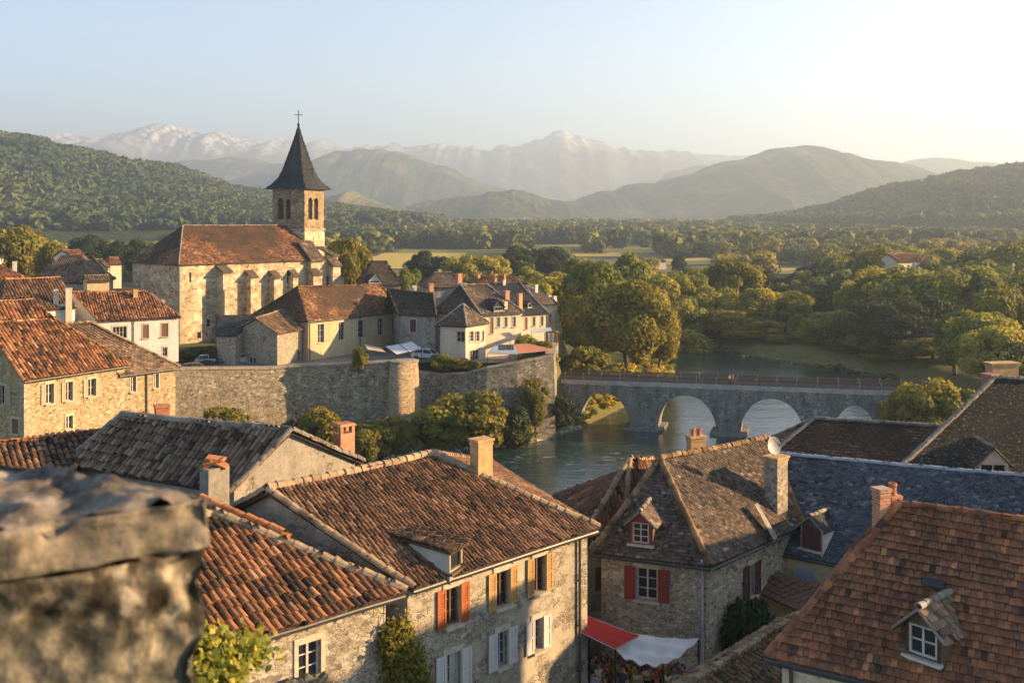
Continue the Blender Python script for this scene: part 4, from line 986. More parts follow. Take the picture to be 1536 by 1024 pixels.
be1, bdd = nrm(A3(.80, .60, 0)), nrm(A3(.60, -.80, 0))
def turret(prof, n=30):
    m = MB(); vs = []
    for (r, z) in prof:
        for q_ in range(n):
            t = 2 * math.pi * q_ / n; ct, st_ = math.cos(t), math.sin(t); vs.append(A3(-13.3, 122.9, z) + be1 * r * 1.15 * math.copysign(abs(ct) ** .6, ct) + bdd * r * .85 * math.copysign(abs(st_) ** .8, st_))
    fs = [(a_ * n + b_, a_ * n + (b_ + 1) % n, (a_ + 1) * n + (b_ + 1) % n, (a_ + 1) * n + b_) for a_ in range(len(prof) - 1) for b_ in range(n)]; fs = [f_[::-1] for f_ in fs]
    return m.add(vs, fs + [tuple(range((len(prof) - 1) * n + n - 1, (len(prof) - 1) * n - 1, -1))])
turret([(2.15, -27.5), (1.8, -23), (1.5, -17.35)]).build('stonework', M['rubble_gold'], ba, True, tint=False)
turret([(1.58, -17.4), (1.6, -17.2), (1.1, -17.12)]).build('coping', M['rubble_grey'], ba, tint=False)
w2 = lin([A3(-12.2, 124.8), A3(-8.9, 125.6), A3(-6.1, 123.3), A3(-3.1, 122.7), A3(.57, 123.2), A3(5.2, 124.5)])
wall_path('rampart', 'lower curved rampart wall under the restaurant terrace', w2, list(np.interp([q[0] for q in w2], [-12.2, -8.9, -6.1, -3.1, .57, 5.2], [-19.0, -19.4, -19.1, -18.3, -17.75, -16.85])), -27.5, 1.0, 'rampart', .7, coping=.2)
e_ = w2[-1]; wall_path('rampart', 'short return of the terrace wall running back from the bridge end', lin([A3(*e_[:2]), A3(e_[0] + 1.2, e_[1] + 14)]), -16.8, -27.5, 1.0, 'rampart', .3, coping=.2)

# ================= bridge
bA = A3(4.2, 132.5); bB = bA + 48 * A3(.956, -.293); bd = nrm(bB - bA); bn = A3(bd[1], -bd[0]); BL = np.linalg.norm(bB - bA); BW = 3.8
def bs(x):                                            # distance along the front face at a photo column
    d = A3((x - CX) / F, 1.0); t = (bA @ bn) / (d @ bn); return (d * t - bA) @ bd
br = thing('bridge', 'old grey stone arch bridge over the river with a brown railing', 'bridge', A3(*bA, -27.5))
crz = lambda x, y: (HY - y) / F * (bA + bd * bs(x))[1]
arches = [(bs(866), bs(945), crz(905, 589)), (bs(985), bs(1075), crz(1030, 593)), (bs(1110), bs(1207), crz(1158, 598)), (bs(1250), bs(1316), crz(1283, 608))]
deck = lambda s: -21.5 + .6 * s / BL
def soff(s):
    for (a, b, c) in arches:
        if a < s < b:
            u = (2 * s - a - b) / (b - a); return -27.0 + (c + 27.0) * max(0, 1 - abs(u) ** 2.15) ** .5
    return -29.0
S = set(np.linspace(0, BL, 50))
for (a, b, c) in arches: S |= set((a + b) / 2 - (b - a) / 2 * np.cos(np.linspace(0.0, math.pi, 25))) | {a - .002, b + .002}
S = sorted(S); m = MB(); vs = []; fs = []
for s in S:
    p = bA + bd * s
    for o in (0, -BW): vs += [A3(*(p + bn * o), soff(s)), A3(*(p + bn * o), deck(s))]
for i in range(len(S) - 1):
    a, b = i * 4, (i + 1) * 4
    fs += [(a, b, b + 1, a + 1), (b + 2, a + 2, a + 3, b + 3), (a + 1, b + 1, b + 3, a + 3), (b, a, a + 2, b + 2)]
m.add(vs, fs + [(0, 1, 3, 2), (len(vs) - 2, len(vs) - 1, len(vs) - 3, len(vs) - 4)]); m.build('arches', M['bridge'], br, tint=False)
for (a, b, c) in arches:                              # ring of voussoirs
    m = MB(); n = 19; mid = (a + b) / 2; h = (b - a) / 2
    for k in range(n):
        t0 = math.pi * (k + .05) / n; t1 = math.pi * (k + .95) / n; q = []
        for (t, g) in ((t0, 1.0), (t1, 1.0), (t1, 1.12), (t0, 1.12)):
            u = -math.cos(t); zz = -27 + (c + 27) * max(0, 1 - abs(u) ** 2.15) ** .5
            s_ = mid + h * u * (g if g > 1 else 1.0); z_ = zz + (.42 * math.sin(t) if g > 1 else .005); q.append(A3(*(bA + bd * s_), z_))
        if k % 1 == 0: m.poly_prism([p + A3(*bn, 0) * .05 for p in q], A3(*-bn, 0) * .1)
    m.build('arch_ring', M['bridge'], br, tint=False)
for (a, b) in ((arches[0][1], arches[1][0]), (arches[1][1], arches[2][0]), (arches[2][1], arches[3][0])):
    m = MB(); p = bA + bd * ((a + b) / 2) - bn * BW / 2; w = (b - a) + 1.6
    m.box(A3(*p, -27.2), (w, BW + 1.8, 1.0), A3(*bd, 0), A3(*-bn, 0)); m.build('pier_footing', M['bridge'], br, tint=False)
for o, nm in ((.02, 0), (-BW - .02, 1)):
    m = MB(); N_ = 24
    for k in range(N_):
        s = BL * (k + .5) / N_; p = bA + bd * s + bn * (o - .2 if nm == 0 else o + .2)
        m.box(A3(*p, deck(s) + .22), (BL / N_ - .02, .5, .56 + rng.normal() * .012), A3(*bd, 0), A3(*-bn, 0))
    m.build('kerb', M['kerb'], br, tint=False)
    rl = MB()
    for s in np.arange(.05, BL, .12):
        p = bA + bd * s + bn * (o - .25 if nm == 0 else o + .25); rl.box(A3(*p, deck(s) + .45 + .4), (.09, .03, .74), A3(*bd, 0), A3(*-bn, 0))
    for zz in (.52, 1.22):
        pa = bA + bn * (o - .25 if nm == 0 else o + .25); pb = pa + bd * BL; rl.tube([A3(*pa, deck(0) + zz), A3(*pb, deck(BL) + zz)], .05, 6)
    ro = rl.build('railing', M['frame_brown'], br, tint=False)
    for s in np.arange(.4, BL, 2.45):
        p = bA + bd * s + bn * (o - .25 if nm == 0 else o + .25); q = MB(); q.box(A3(*p, deck(s) + .9), (.14, .14, .9), A3(*bd, 0), A3(*-bn, 0)); q.box(A3(*p, deck(s) + 1.36), (.18, .18, .05), A3(*bd, 0), A3(*-bn, 0)); q.build('railing_post', M['concrete'], ro)

# ================= foreground parapet
def rough_block(m, c, U, V, size, amp, n=46, seed=0):
    U = nrm(A3(*U, 0)); V = nrm(A3(*V, 0)); Wv = A3(0, 0, 1); c = np.asarray(c, float); a, b, h = np.array(size) / 2
    for (nx, px_, py_, L1_, L2_, L3_) in ((Wv, U, V, a, b, h), (-V, U, Wv, a, h, b), (V, -U, Wv, a, h, b), (U, V, Wv, b, h, a), (-U, -V, Wv, b, h, a)):
        s = np.linspace(-1, 1, n); gs, gt = np.meshgrid(s, s); gs = gs.ravel(); gt = gt.ravel()
        p = c + nx * L3_ + gs[:, None] * L1_ * px_ + gt[:, None] * L2_ * py_
        k = p @ A3(3.1, 5.3, 2.2) * 1.6 + seed; k2 = p @ A3(-4.2, 2.7, 6.1) * 1.4
        d = (fbm(k, k2, 5) - .5) * amp
        edge = np.minimum(1 - np.abs(gs), 1 - np.abs(gt)); rnd = -.02 * np.exp(-edge / .06)
        p = p + (d + 0)[:, None] * nrm(nx) + (p - c) * rnd[:, None]
        f_ = [(i * n + j, i * n + j + 1, (i + 1) * n + j + 1, (i + 1) * n + j) for i in range(n - 1) for j in range(n - 1)]
        m.add(p, np.array(f_))
N = NT('parapet_stone'); c = N.coord((1, 1, 1)); n1 = N.noise(c, 9, 7, .72); n2 = N.noise(c, 2.2, 4, .6)
n3 = N.noise(c, 16, 3, .5); n4 = N.noise(c, 30, 3, .6)
vo = N.n('ShaderNodeTexVoronoi', {'Vector': c, 'Scale': 22.0}, feature='SMOOTH_F1'); sv = N.n('ShaderNodeSeparateColor', {0: vo.outputs['Color']}).outputs[0]
col = N.ramp(N.mix(.55, n3, N.mix(.5, sv, n4)), [(.36, (.028, .023, .017)), (.46, (.085, .07, .05)), (.54, (.17, .14, .10)), (.63, (.36, .30, .22))])
col = N.mix(.8, col, N.ramp(n1, [(.36, .35), (.64, 1.3)]), 'MULTIPLY')
col = N.mix(N.ramp(n2, [(.5, 0), (.66, .6)]), col, (.10, .10, .085))
N.bsdf(col, .95, N.bump(N.mix(.5, n1, n3), 1.0, .035), **{'Specular IOR Level': .15}); M['parapet_stone'] = N.m; M['rubble_mossy'] = wall_mat('rubble_mossy', [(0, (.08, .07, .045)), (.5, (.2, .165, .11)), (1, (.38, .31, .21))], (.13, .12, .06), 5.5, stain=.7)
N = NT('parapet_cap'); c = N.coord(); n1 = N.noise(c, 7, 8, .74); n2 = N.noise(c, 1.7, 5, .6); n3 = N.noise(c, 15, 3, .55)
top = N.ramp(n1, [(.34, (.04, .031, .023)), (.45, (.12, .095, .07)), (.55, (.22, .18, .14)), (.66, (.38, .32, .26))])
side = N.ramp(N.mix(.4, n3, n1), [(.36, (.035, .028, .02)), (.47, (.12, .095, .068)), (.55, (.25, .20, .145)), (.64, (.42, .35, .265))])
nz = N.n('ShaderNodeSeparateXYZ', {0: N.n('ShaderNodeNewGeometry').outputs['Normal']}).outputs[2]
col = N.mix(N.ramp(nz, [(.35, 0), (.75, 1)]), side, top)
col = N.mix(N.ramp(n2, [(.48, 0), (.62, .7)]), col, (.12, .105, .085))
N.bsdf(col, .93, N.bump(N.mix(.5, n1, n3), 1.0, .03), **{'Specular IOR Level': .2}); M['parapet_cap'] = N.m
pr = thing('stone_parapet', 'blurred rough stone parapet with a thick cap slab in the left foreground', 'parapet', (-1.2, 2.2, -2.2))
pu, pv = nrm(A3(.83, .55)), nrm(A3(-.89, .45)); tip = A3(-.665, 2.3)
m = MB(); cc = tip - pu * .9 + pv * .6; rough_block(m, A3(*cc, -.692), pu, pv, (1.8, 1.2, .112), .10, 110, 3); m.build('cap_slab', M['parapet_cap'], pr, True, tint=False)
cb = tip - pu * .90 + pv * .605 - A3(.014, 0); m = MB(); rough_block(m, A3(*cb, -1.44), pu, pv, (1.8, 1.2, 1.4), .13, 150, 8); m.build('wall_body', M['parapet_stone'], pr, True, tint=False)
lw = thing('low_wall', 'mossy low stone wall at the bottom edge under the green vine', 'low wall', (-2.0, 8.0, -5))
m = MB(); lu = nrm(A3(.80, .6)); lv = A3(-lu[1], lu[0]); rough_block(m, A3(-2.4, 7.5, -4.68), lu, lv, (2.6, .75, 1.7), .16, 60, 5); m.build('masonry', M['rubble_mossy'], lw, True, tint=False)

# ================= people
SKIN = plain_mat('skin', (.45, .27, .19), .6, .1); HAIR = plain_mat('hair', (.05, .03, .02), .7, .2)
def skin_obj(name, verts, edges, radii, mat, parent, lvl=1):
    me = bpy.data.meshes.new(name); me.from_pydata([tuple(v) for v in verts], edges, []); me.update(); me.materials.append(mat)
    o = bpy.data.objects.new(name, me); COL.objects.link(o); o.parent = parent
    md = o.modifiers.new('Skin', 'SKIN'); md.use_smooth_shade = True
    for i, sv in enumerate(me.skin_vertices[0].data): sv.radius = (radii[i], radii[i]); sv.use_root = (i == 0)
    s = o.modifiers.new('Sub', 'SUBSURF'); s.levels = lvl; s.render_levels = lvl
    return o
CL = {}
def cloth(name, c):
    if name not in CL: CL[name] = plain_mat('cloth_' + name, c, .85, .2, 8, .3)
    return CL[name]
def person(label, loc, rot, shirt, trousers, stride=.12, reach=.0, group=None):
    r = thing('person', label, 'person', loc, group); r.rotation_euler = (0, 0, rot)
    V = [(0, 0, .95), (0, 0, 1.15), (0, .01, 1.38), (0, 0, 1.5), (0, -.02, 1.58), (0, -.03, 1.68), (0, -.02, 1.76),
         (.19, 0, 1.40), (.24, -.03 - reach * .3, 1.14), (.23, -.14 - reach, .95 + reach * .5), (-.19, 0, 1.40), (-.25, .03, 1.14), (-.23, -.08, .92),
         (.09, 0, .88), (.1, -stride * .7, .50), (.1, -stride * .6, .09), (.1, -stride * .6 - .14, .05), (-.09, 0, .88), (-.1, stride * .4, .50), (-.1, stride, .09), (-.1, stride - .13, .05)]
    Ed = [(0, 1), (1, 2), (2, 3), (3, 4), (4, 5), (5, 6), (2, 7), (7, 8), (8, 9), (2, 10), (10, 11), (11, 12), (0, 13), (13, 14), (14, 15), (15, 16), (0, 17), (17, 18), (18, 19), (19, 20)]
    R_ = [.14, .13, .15, .055, .075, .095, .06, .06, .045, .032, .06, .045, .032, .085, .06, .04, .035, .085, .06, .04, .035]
    k = 9; base = len(V)
    for hx, hy, hz in ((V[9]), (V[12])):                   # palm, thumb and four fingers
        i0 = 9 if hx > 0 else 12; V.append((hx, hy - .04, hz - .05)); R_.append(.026); Ed.append((i0, len(V) - 1)); pm = len(V) - 1
        for q in range(4): V.append((hx + .016 * (q - 1.5), hy - .06 - .01 * (q in (1, 2)), hz - .13 - .012 * (q in (1, 2)))); R_.append(.008); Ed.append((pm, len(V) - 1))
        V.append((hx - .04 * (1 if hx > 0 else -1), hy - .05, hz - .07)); R_.append(.01); Ed.append((pm, len(V) - 1))
    skin_obj('body', V, Ed, R_, SKIN, r)
    sv_ = [V[0], V[1], V[2], V[7], tuple((A3(*V[7]) * .35 + A3(*V[8]) * .65)), V[10], tuple((A3(*V[10]) * .35 + A3(*V[11]) * .65)), (0, 0, 1.46)]
    skin_obj('shirt', sv_, [(0, 1), (1, 2), (2, 3), (3, 4), (2, 5), (5, 6), (2, 7)], [.165, .155, .175, .08, .066, .08, .066, .08], shirt, r)
    tv_ = [V[0], V[13], V[14], V[15], V[17], V[18], V[19]]
    skin_obj('trousers', tv_, [(0, 1), (1, 2), (2, 3), (0, 4), (4, 5), (5, 6)], [.155, .105, .08, .062, .105, .08, .062], trousers, r)
    m = MB(); m.lathe(A3(0, 0, 0), [(.085, -.06), (.115, 0), (.112, .06), (.07, .11), (.01, .13)], 12); ho = m.build('hair', HAIR, None, True); ho.parent = r; ho.location = (0, .0, 1.71)
    m = MB(); m.lathe(A3(0, 0, 0), [(.006, -.02), (.02, 0), (.008, .03)], 6)
    for ex_ in (-.035, .035): m.lathe(A3(ex_, .012, .035), [(.002, -.01), (.012, 0), (.002, .01)], 6)
    fo = m.build('face', SKIN, None, True); fo.parent = r; fo.location = (0, -.128, 1.67)
    return r
s = bs(1093); p = bA + bd * s - bn * 1.2; person('person in a white shirt walking on the bridge', A3(*p, deck(s)), 1.6, cloth('white', (.7, .68, .64)), cloth('navy', (.03, .04, .07)), .25)
s = bs(1098); p = bA + bd * s - bn * .9; person('person in dark clothes walking on the bridge', A3(*p, deck(s)), 1.5, cloth('black', (.05, .05, .055)), cloth('tan', (.3, .23, .15)), .25)

# ================= market under the awnings
def sheet(m, c, n=18, sag=.15, wave=.0, thick=.02, front=0.0):
    a, b, cc, d = [np.asarray(q, float) for q in c]; vs = []
    for i in range(n + 1):
        for j in range(n + 1):
            u, v_ = i / n, j / n; p = a * (1 - u) * (1 - v_) + b * u * (1 - v_) + cc * u * v_ + d * (1 - u) * v_
            z = -sag * 4 * u * (1 - u) * (.4 + .6 * (1 - v_)) - sag * v_ * (1 - v_) + wave * math.sin(u * 21 + v_ * 6) * (.3 + .7 * (1 - v_)) + wave * .7 * math.sin(v_ * 17 + u * 3)
            vs.append(p + A3(0, 0, z))
    k = n + 1; fs = [(i * k + j, (i + 1) * k + j, (i + 1) * k + j + 1, i * k + j + 1) for i in range(n) for j in range(n)]
    m.add(vs, np.array(fs)); m.add(np.array(vs) - A3(0, 0, thick), np.array([f_[::-1] for f_ in fs]))
def fabric(name, c, trans=.3):
    N = NT(name); co = N.coord(); n = N.noise(co, 3, 5, .6); cc = N.mix(.5, c, N.ramp(n, [(.3, .75), (.7, 1.1)]), 'MULTIPLY')
    p = N.n('ShaderNodeBsdfPrincipled', {'Base Color': cc, 'Roughness': .85, 'Specular IOR Level': .15, 'Normal': N.bump(n, .2, .02)}); t = N.n('ShaderNodeBsdfTranslucent', {'Color': cc})
    mx = N.n('ShaderNodeMixShader', {0: trans, 1: p.outputs[0], 2: t.outputs[0]}); N.t.links.new(mx.outputs[0], N.out.inputs['Surface']); M[name] = N.m; return N.m
fabric('cloth_red', (.50, .045, .035), .15); fabric('cloth_white', (.74, .72, .69), .25); fabric('cloth_beige', (.62, .45, .3), .25); fabric('cloth_coral', (.70, .28, .16), .3); fabric('cloth_orange', (.5, .2, .07), .2); fabric('cloth_yellow', (.75, .52, .07), .3)
def awning(label, cs, mat, posts, sag=.12, wave=.0, zg=STREET, pm='iron', n=18, valance=0, rim=True):
    r = thing('awning', label, 'awning', A3(*np.mean([c[:2] for c in cs], 0), zg)); m = MB(); sheet(m, cs, n, sag, wave)
    if valance:
        a, b = np.asarray(cs[0]), np.asarray(cs[1])
        for k in range(12): q = a + (b - a) * k / 12; q2 = a + (b - a) * (k + .94) / 12; m.add([q, q2, q2 - A3(0, 0, valance), q - A3(0, 0, valance)], [(0, 1, 2, 3)])
    m.build('canopy', M[mat], r, True)
    for k in posts:
        q = MB(); c = np.asarray(cs[k] if np.ndim(k) == 0 else k); q.tube([A3(c[0], c[1], zg), c - A3(0, 0, .02)], .035, 8); q.build('pole', M[pm], r)
    if rim:
        q = MB()
        for i in range(4): q.tube([cs[i] - A3(0, 0, .03), cs[(i + 1) % 4] - A3(0, 0, .03)], .022, 6)
        q.build('canopy_frame', M['frame_grey'], r)
    return r
awning('red fabric awning over the market stall', [P(857, 940, -14.5), P(923, 972, -15.3), P(958.5, 952.5, -15.1), P(884, 923, -14.4)], 'cloth_red', [0, 1, 3], .03, .01)
awning('large white tarpaulin stretched over the market stall', [P(921, 974, -15.36), P(995, 996, -15.9), P(1048, 959, -15.25), P(924, 940, -15.0)], 'cloth_white', [1, 2], .26, .06, n=44, rim=False)
mk = [(.55, .33, .08), (.5, .08, .06), (.55, .42, .25), (.35, .10, .05), (.6, .5, .38), (.55, .2, .16), (.3, .34, .2), (.62, .36, .05), (.5, .18, .3), (.2, .3, .4)]
mkm = [plain_mat('produce_%d' % i, c, .6, .35, 20) for i, c in enumerate(mk)]
CRW = wood_mat('crate_wood', (.33, .22, .12))
def table(label, c, w, d, h, rot):
    r = thing('market_table', label, 'table', c); r.rotation_euler = (0, 0, rot)
    def b(nm, cen, sz, mt): m = MB(); m.box(A3(*cen), sz); o = m.build(nm, mt, None); o.parent = r
    b('tabletop', (0, 0, h - .03), (w, d, .05), M['timber']); m = MB()
    for i in (-1, 1):
        for j in (-1, 1): b('leg', (i * (w / 2 - .06), j * (d / 2 - .06), (h - .05) / 2), (.06, .06, h - .06), M['timber'])
    return r
def crate(k, c, rot, mat, label, flowers=False):
    r = thing('produce_crate' if not flowers else 'flower_bunch', label, 'crate' if not flowers else 'flowers', c, 'produce and flowers on the market tables'); r.rotation_euler = (0, 0, rot)
    w, d, h = .5, .36, .2
    def add_(nm, m, mt): o = m.build(nm, mt, None); o.parent = r; return o
    if not flowers:
        m = MB()
        for s_ in (-1, 1):
            for z in (.05, .14): m.box(A3(0, s_ * d / 2, z), (w, .012, .07)); m.box(A3(s_ * w / 2, 0, z), (.012, d, .07))
        m.box(A3(0, 0, .008), (w, d, .012)); add_('box', m, CRW)
        m = MB()
        for _ in range(26):
            p_ = A3(random.uniform(-.2, .2), random.uniform(-.13, .13), random.uniform(.12, .24)); R0_ = random.uniform(.045, .06)
            m.lathe(p_, [(.2 * R0_, -R0_), (.8 * R0_, -.6 * R0_), (R0_, 0), (.8 * R0_, .6 * R0_), (.2 * R0_, R0_)], 7, random.random())
        add_('produce', m, mat)
    else:
        m = MB(); m.lathe(A3(0, 0, 0), [(.1, 0), (.13, .25), (.12, .25), (.1, .05)], 10); add_('pot', m, M['terracotta'])
        m = MB(); l = MB()
        for _ in range(60):
            t = random.uniform(0, 6.3); rr = random.uniform(.02, .26); p_ = A3(rr * math.cos(t), rr * math.sin(t), .3 + .32 * (1 - (rr / .3) ** 2) * random.uniform(.5, 1)); u = nrm(rng.normal(size=3)); v_ = nrm(np.cross(u, rng.normal(size=3)))
            (m if random.random() < .6 else l).add([p_ + u * .06, p_ + v_ * .06, p_ - u * .06, p_ - v_ * .06], [(0, 1, 2, 3)])
        add_('blossom', m, mat); add_('leaves', l, M['leaf_dark'])
tables = [(888, 1030, -17.8), (925, 1030, -17.8), (960, 1036, -17.8), (995, 1036, -17.8), (1025, 1036, -17.8)]
for k, (x, y, z) in enumerate(tables):
    p = P(x, 1022 - (6 if k > 2 else 0), -17.6); table(['wooden trestle table by the lane wall under the red awning', 'wooden trestle table under the edge of the red awning', 'wooden trestle table under the middle of the white tarpaulin', 'wooden trestle table under the sagging corner of the white tarpaulin', 'wooden trestle table beside the tan tiled roof'][k], A3(p[0], p[1], STREET), 1.5, .8, .9, .2)
cnames = ['orange', 'red', 'straw coloured', 'russet', 'pale', 'pink', 'green', 'golden', 'magenta', 'blue']
spots = [(868, 1002, 4), (879, 1004, 5), (884, 996, 9), (898, 1002, 5), (903, 1012, 1), (913, 1006, 3), (906, 998, 4), (918, 998, 5), (926, 1000, 9), (934, 996, 7), (940, 1004, 2), (946, 1016, 0), (955, 1018, 2), (962, 1010, 5), (972, 1012, 4), (978, 1004, 0), (990, 1008, 7), (997, 1012, 0), (1004, 1020, 4), (1010, 1000, 7), (1018, 1004, 0), (1020, 1012, 8), (1028, 1008, 1), (1036, 1006, 3), (1040, 1000, 5), (908, 1018, 1), (930, 1014, 6), (985, 1020, 1), (1012, 1018, 6), (921, 1020, 7)]
places = ['under the red awning by the lane wall', 'under the red awning', 'where the two awnings meet', 'under the white tarpaulin', 'under the sagging tarpaulin corner', 'beside the tan tiled roof']
for k, (x, y, c) in enumerate(spots):
    pl = places[int(np.interp(x, [865, 885, 915, 945, 985, 1015, 1050], [0, 1, 2, 3, 4, 5, 5]))]; fl_ = k % 2 == 1
    z = -17.55 + .25 * (1012 - y) / 20; p = P(x, y + 4, z)
    crate(k, p, random.uniform(-.4, .6), mkm[c], ('pot of %s blossom %s, %s' if fl_ else 'crate of %s produce %s, %s') % (cnames[c], pl, ['front row', 'middle row', 'back row'][0 if y > 1011 else 1 if y > 1003 else 2]), fl_)
p = P(888, 1014, -17.0); person('person in a pale blue shirt standing at the stall by the lane wall', A3(p[0], p[1] + .1, STREET + .05), 2.9, cloth('blue', (.36, .44, .62)), cloth('grey', (.1, .1, .12)), .05)
p = P(899, 1010, -17.0); person('person in a pale green top beside the person in blue', A3(p[0], p[1] + .6, STREET + .05), .4, cloth('green', (.42, .45, .34)), cloth('grey', (.1, .1, .12)), .08)
p = P(937, 1013, -17.05); person('person in a black top browsing under the tarpaulin', A3(p[0], p[1] + .5, STREET), -.6, cloth('black', (.05, .05, .055)), cloth('navy', (.03, .04, .07)), .05, .2)
p = P(966, 1004, -17.0); person('person in a dark red top behind the flower tables', A3(p[0], p[1] + .8, STREET), .3, cloth('wine', (.16, .03, .04)), cloth('grey', (.1, .1, .12)), .05, .15)

# ================= terrace restaurant and village awnings
ZT = -18.2
awning('wide awning with a red canopy over the restaurant terrace', [P(777, 530, -16.5), P(834, 524, -16.2), P(792, 515, -15.7), P(772, 516, -15.75)], 'cloth_coral', [0, 1], .04, 0, ZT)
awning('grey awning left of the lettered sign over the terrace', [P(731, 530, -16.7), P(777, 531, -16.55), P(772, 519, -15.9), P(740, 519, -15.95)], 'cloth_white', [0, 1], .04, 0, ZT)
awning('peach awning sloping from the cream fronted house', [P(765, 510, -15.4), P(778, 508, -15.2), P(764, 498, -14.6), P(750, 499.5, -14.75)], 'cloth_beige', [0, 1], .03, 0, ZT)
awning('pale canvas awning at the end house by the trees', [P(797, 498, -14.9), P(828, 496, -14.7), P(826, 491, -14.75), P(794, 493, -14.95)], 'cloth_white', [0, 1], .05, 0, ZT)
awning('bright white canvas awning beside the yellow house, left one of the pair', [P(595, 531, -16.8), P(612, 527, -16.6), P(598, 516, -16.0), P(578, 519, -16.2)], 'cloth_white', [0, 1], .05, .01, ZT)
awning('bright white canvas awning nearer the dark roofed house, right one of the pair', [P(614, 527, -16.6), P(632, 522, -16.4), P(617, 512, -15.75), P(600, 516, -15.95)], 'cloth_white', [0, 1], .05, .01, ZT)
awning('narrow beige awning in front of the yellow stone house', [P(552, 524, -16.2), P(579, 528, -16.4), P(570, 521, -16.2), P(546, 516, -15.9)], 'cloth_beige', [0, 1], .03, 0, ZT)
# lettered sign
sg = thing('sign', 'white sign board with dark lettering on the restaurant awning', 'sign', P(758, 530, -16.0)); a, b = PD(747, 521, 124.6), PD(771, 520.5, 124.2); us = nrm(b - a); m = MB(); m.box((a + b) / 2, (np.linalg.norm(b - a), .06, .75), us, (0, 1, 0)); m.build('board', M['frame_white'], sg)
def glyphs(txt, x0, w, h):
    G_ = {'C': [(0, 0, .25, 1), (0, 0, 1, .2), (0, .8, 1, 1)], 'O': [(0, 0, .25, 1), (.75, 0, 1, 1), (0, 0, 1, .2), (0, .8, 1, 1)], 'G': [(0, 0, .25, 1), (0, 0, 1, .2), (0, .8, 1, 1), (.75, 0, 1, .5), (.5, .4, 1, .55)], 'I': [(.35, 0, .65, 1)], 'L': [(0, 0, .25, 1), (0, 0, 1, .2)], 'S': [(0, 0, 1, .2), (0, .4, 1, .6), (0, .8, 1, 1), (0, .5, .25, 1), (.75, 0, 1, .5)]}
    m = MB(); x = x0
    for ch in txt:
        for (p0, q0, p1, q1) in G_.get(ch, []):
            m.box(a + us * (x + (p0 + p1) / 2 * w) + A3(0, -.045, -h / 2 + h * (q0 + q1) / 2), ((p1 - p0) * w, .03, (q1 - q0) * h), us, (0, 1, 0))
        x += w * 1.3
    return m
glyphs('CO', .15, .3, .45).build('lettering', M['dark'], sg); glyphs('GOI', 1.05, .25, .45).build('lettering', M['dark'], sg)
for k, (x, w, mt, lb) in enumerate(((820, 4, 'cloth_orange', 'rust red cloth hung at the end of the row of striped cloths'), (823.6, 2.6, 'cloth_white', 'white cloth hung between rust red and yellow cloths'), (826.6, 2.6, 'cloth_yellow', 'yellow cloth hung between two white cloths'), (829.4, 2.2, 'cloth_white', 'white cloth hung between yellow and orange cloths'), (834, 6.5, 'cloth_orange', 'wide orange cloth hung beside the plane trees'))):
    a, b = P(x - w / 2, 499.5, -15.0), P(x + w / 2, 499.5, -15.0); m = MB(); sheet(m, [a, b, b - A3(0, 0, 1.25), a - A3(0, 0, 1.25)], 6, .0, 0, .0); vs_ = m.v
    for q in vs_: q[:, 1] += .05 * np.sin(q[:, 0] * 9)
    m.v[1] = m.v[1] + A3(0, .02, 0); o = m.build('hanging_cloth', M[mt], None, True); tag(o, lb, 'cloth', 'coloured cloths hung by the terrace')
m = MB(); m.tube([P(817, 499, -15.0), P(838, 499, -15.0)], .03); 
for x in (817, 838): m.tube([P(x, 499, -15.0), A3(*P(x, 499, -15.0)[:2], ZT)], .04)
tag(m.build('clothes_rail', M['iron']), 'rail carrying the coloured cloths by the terrace', 'rail')

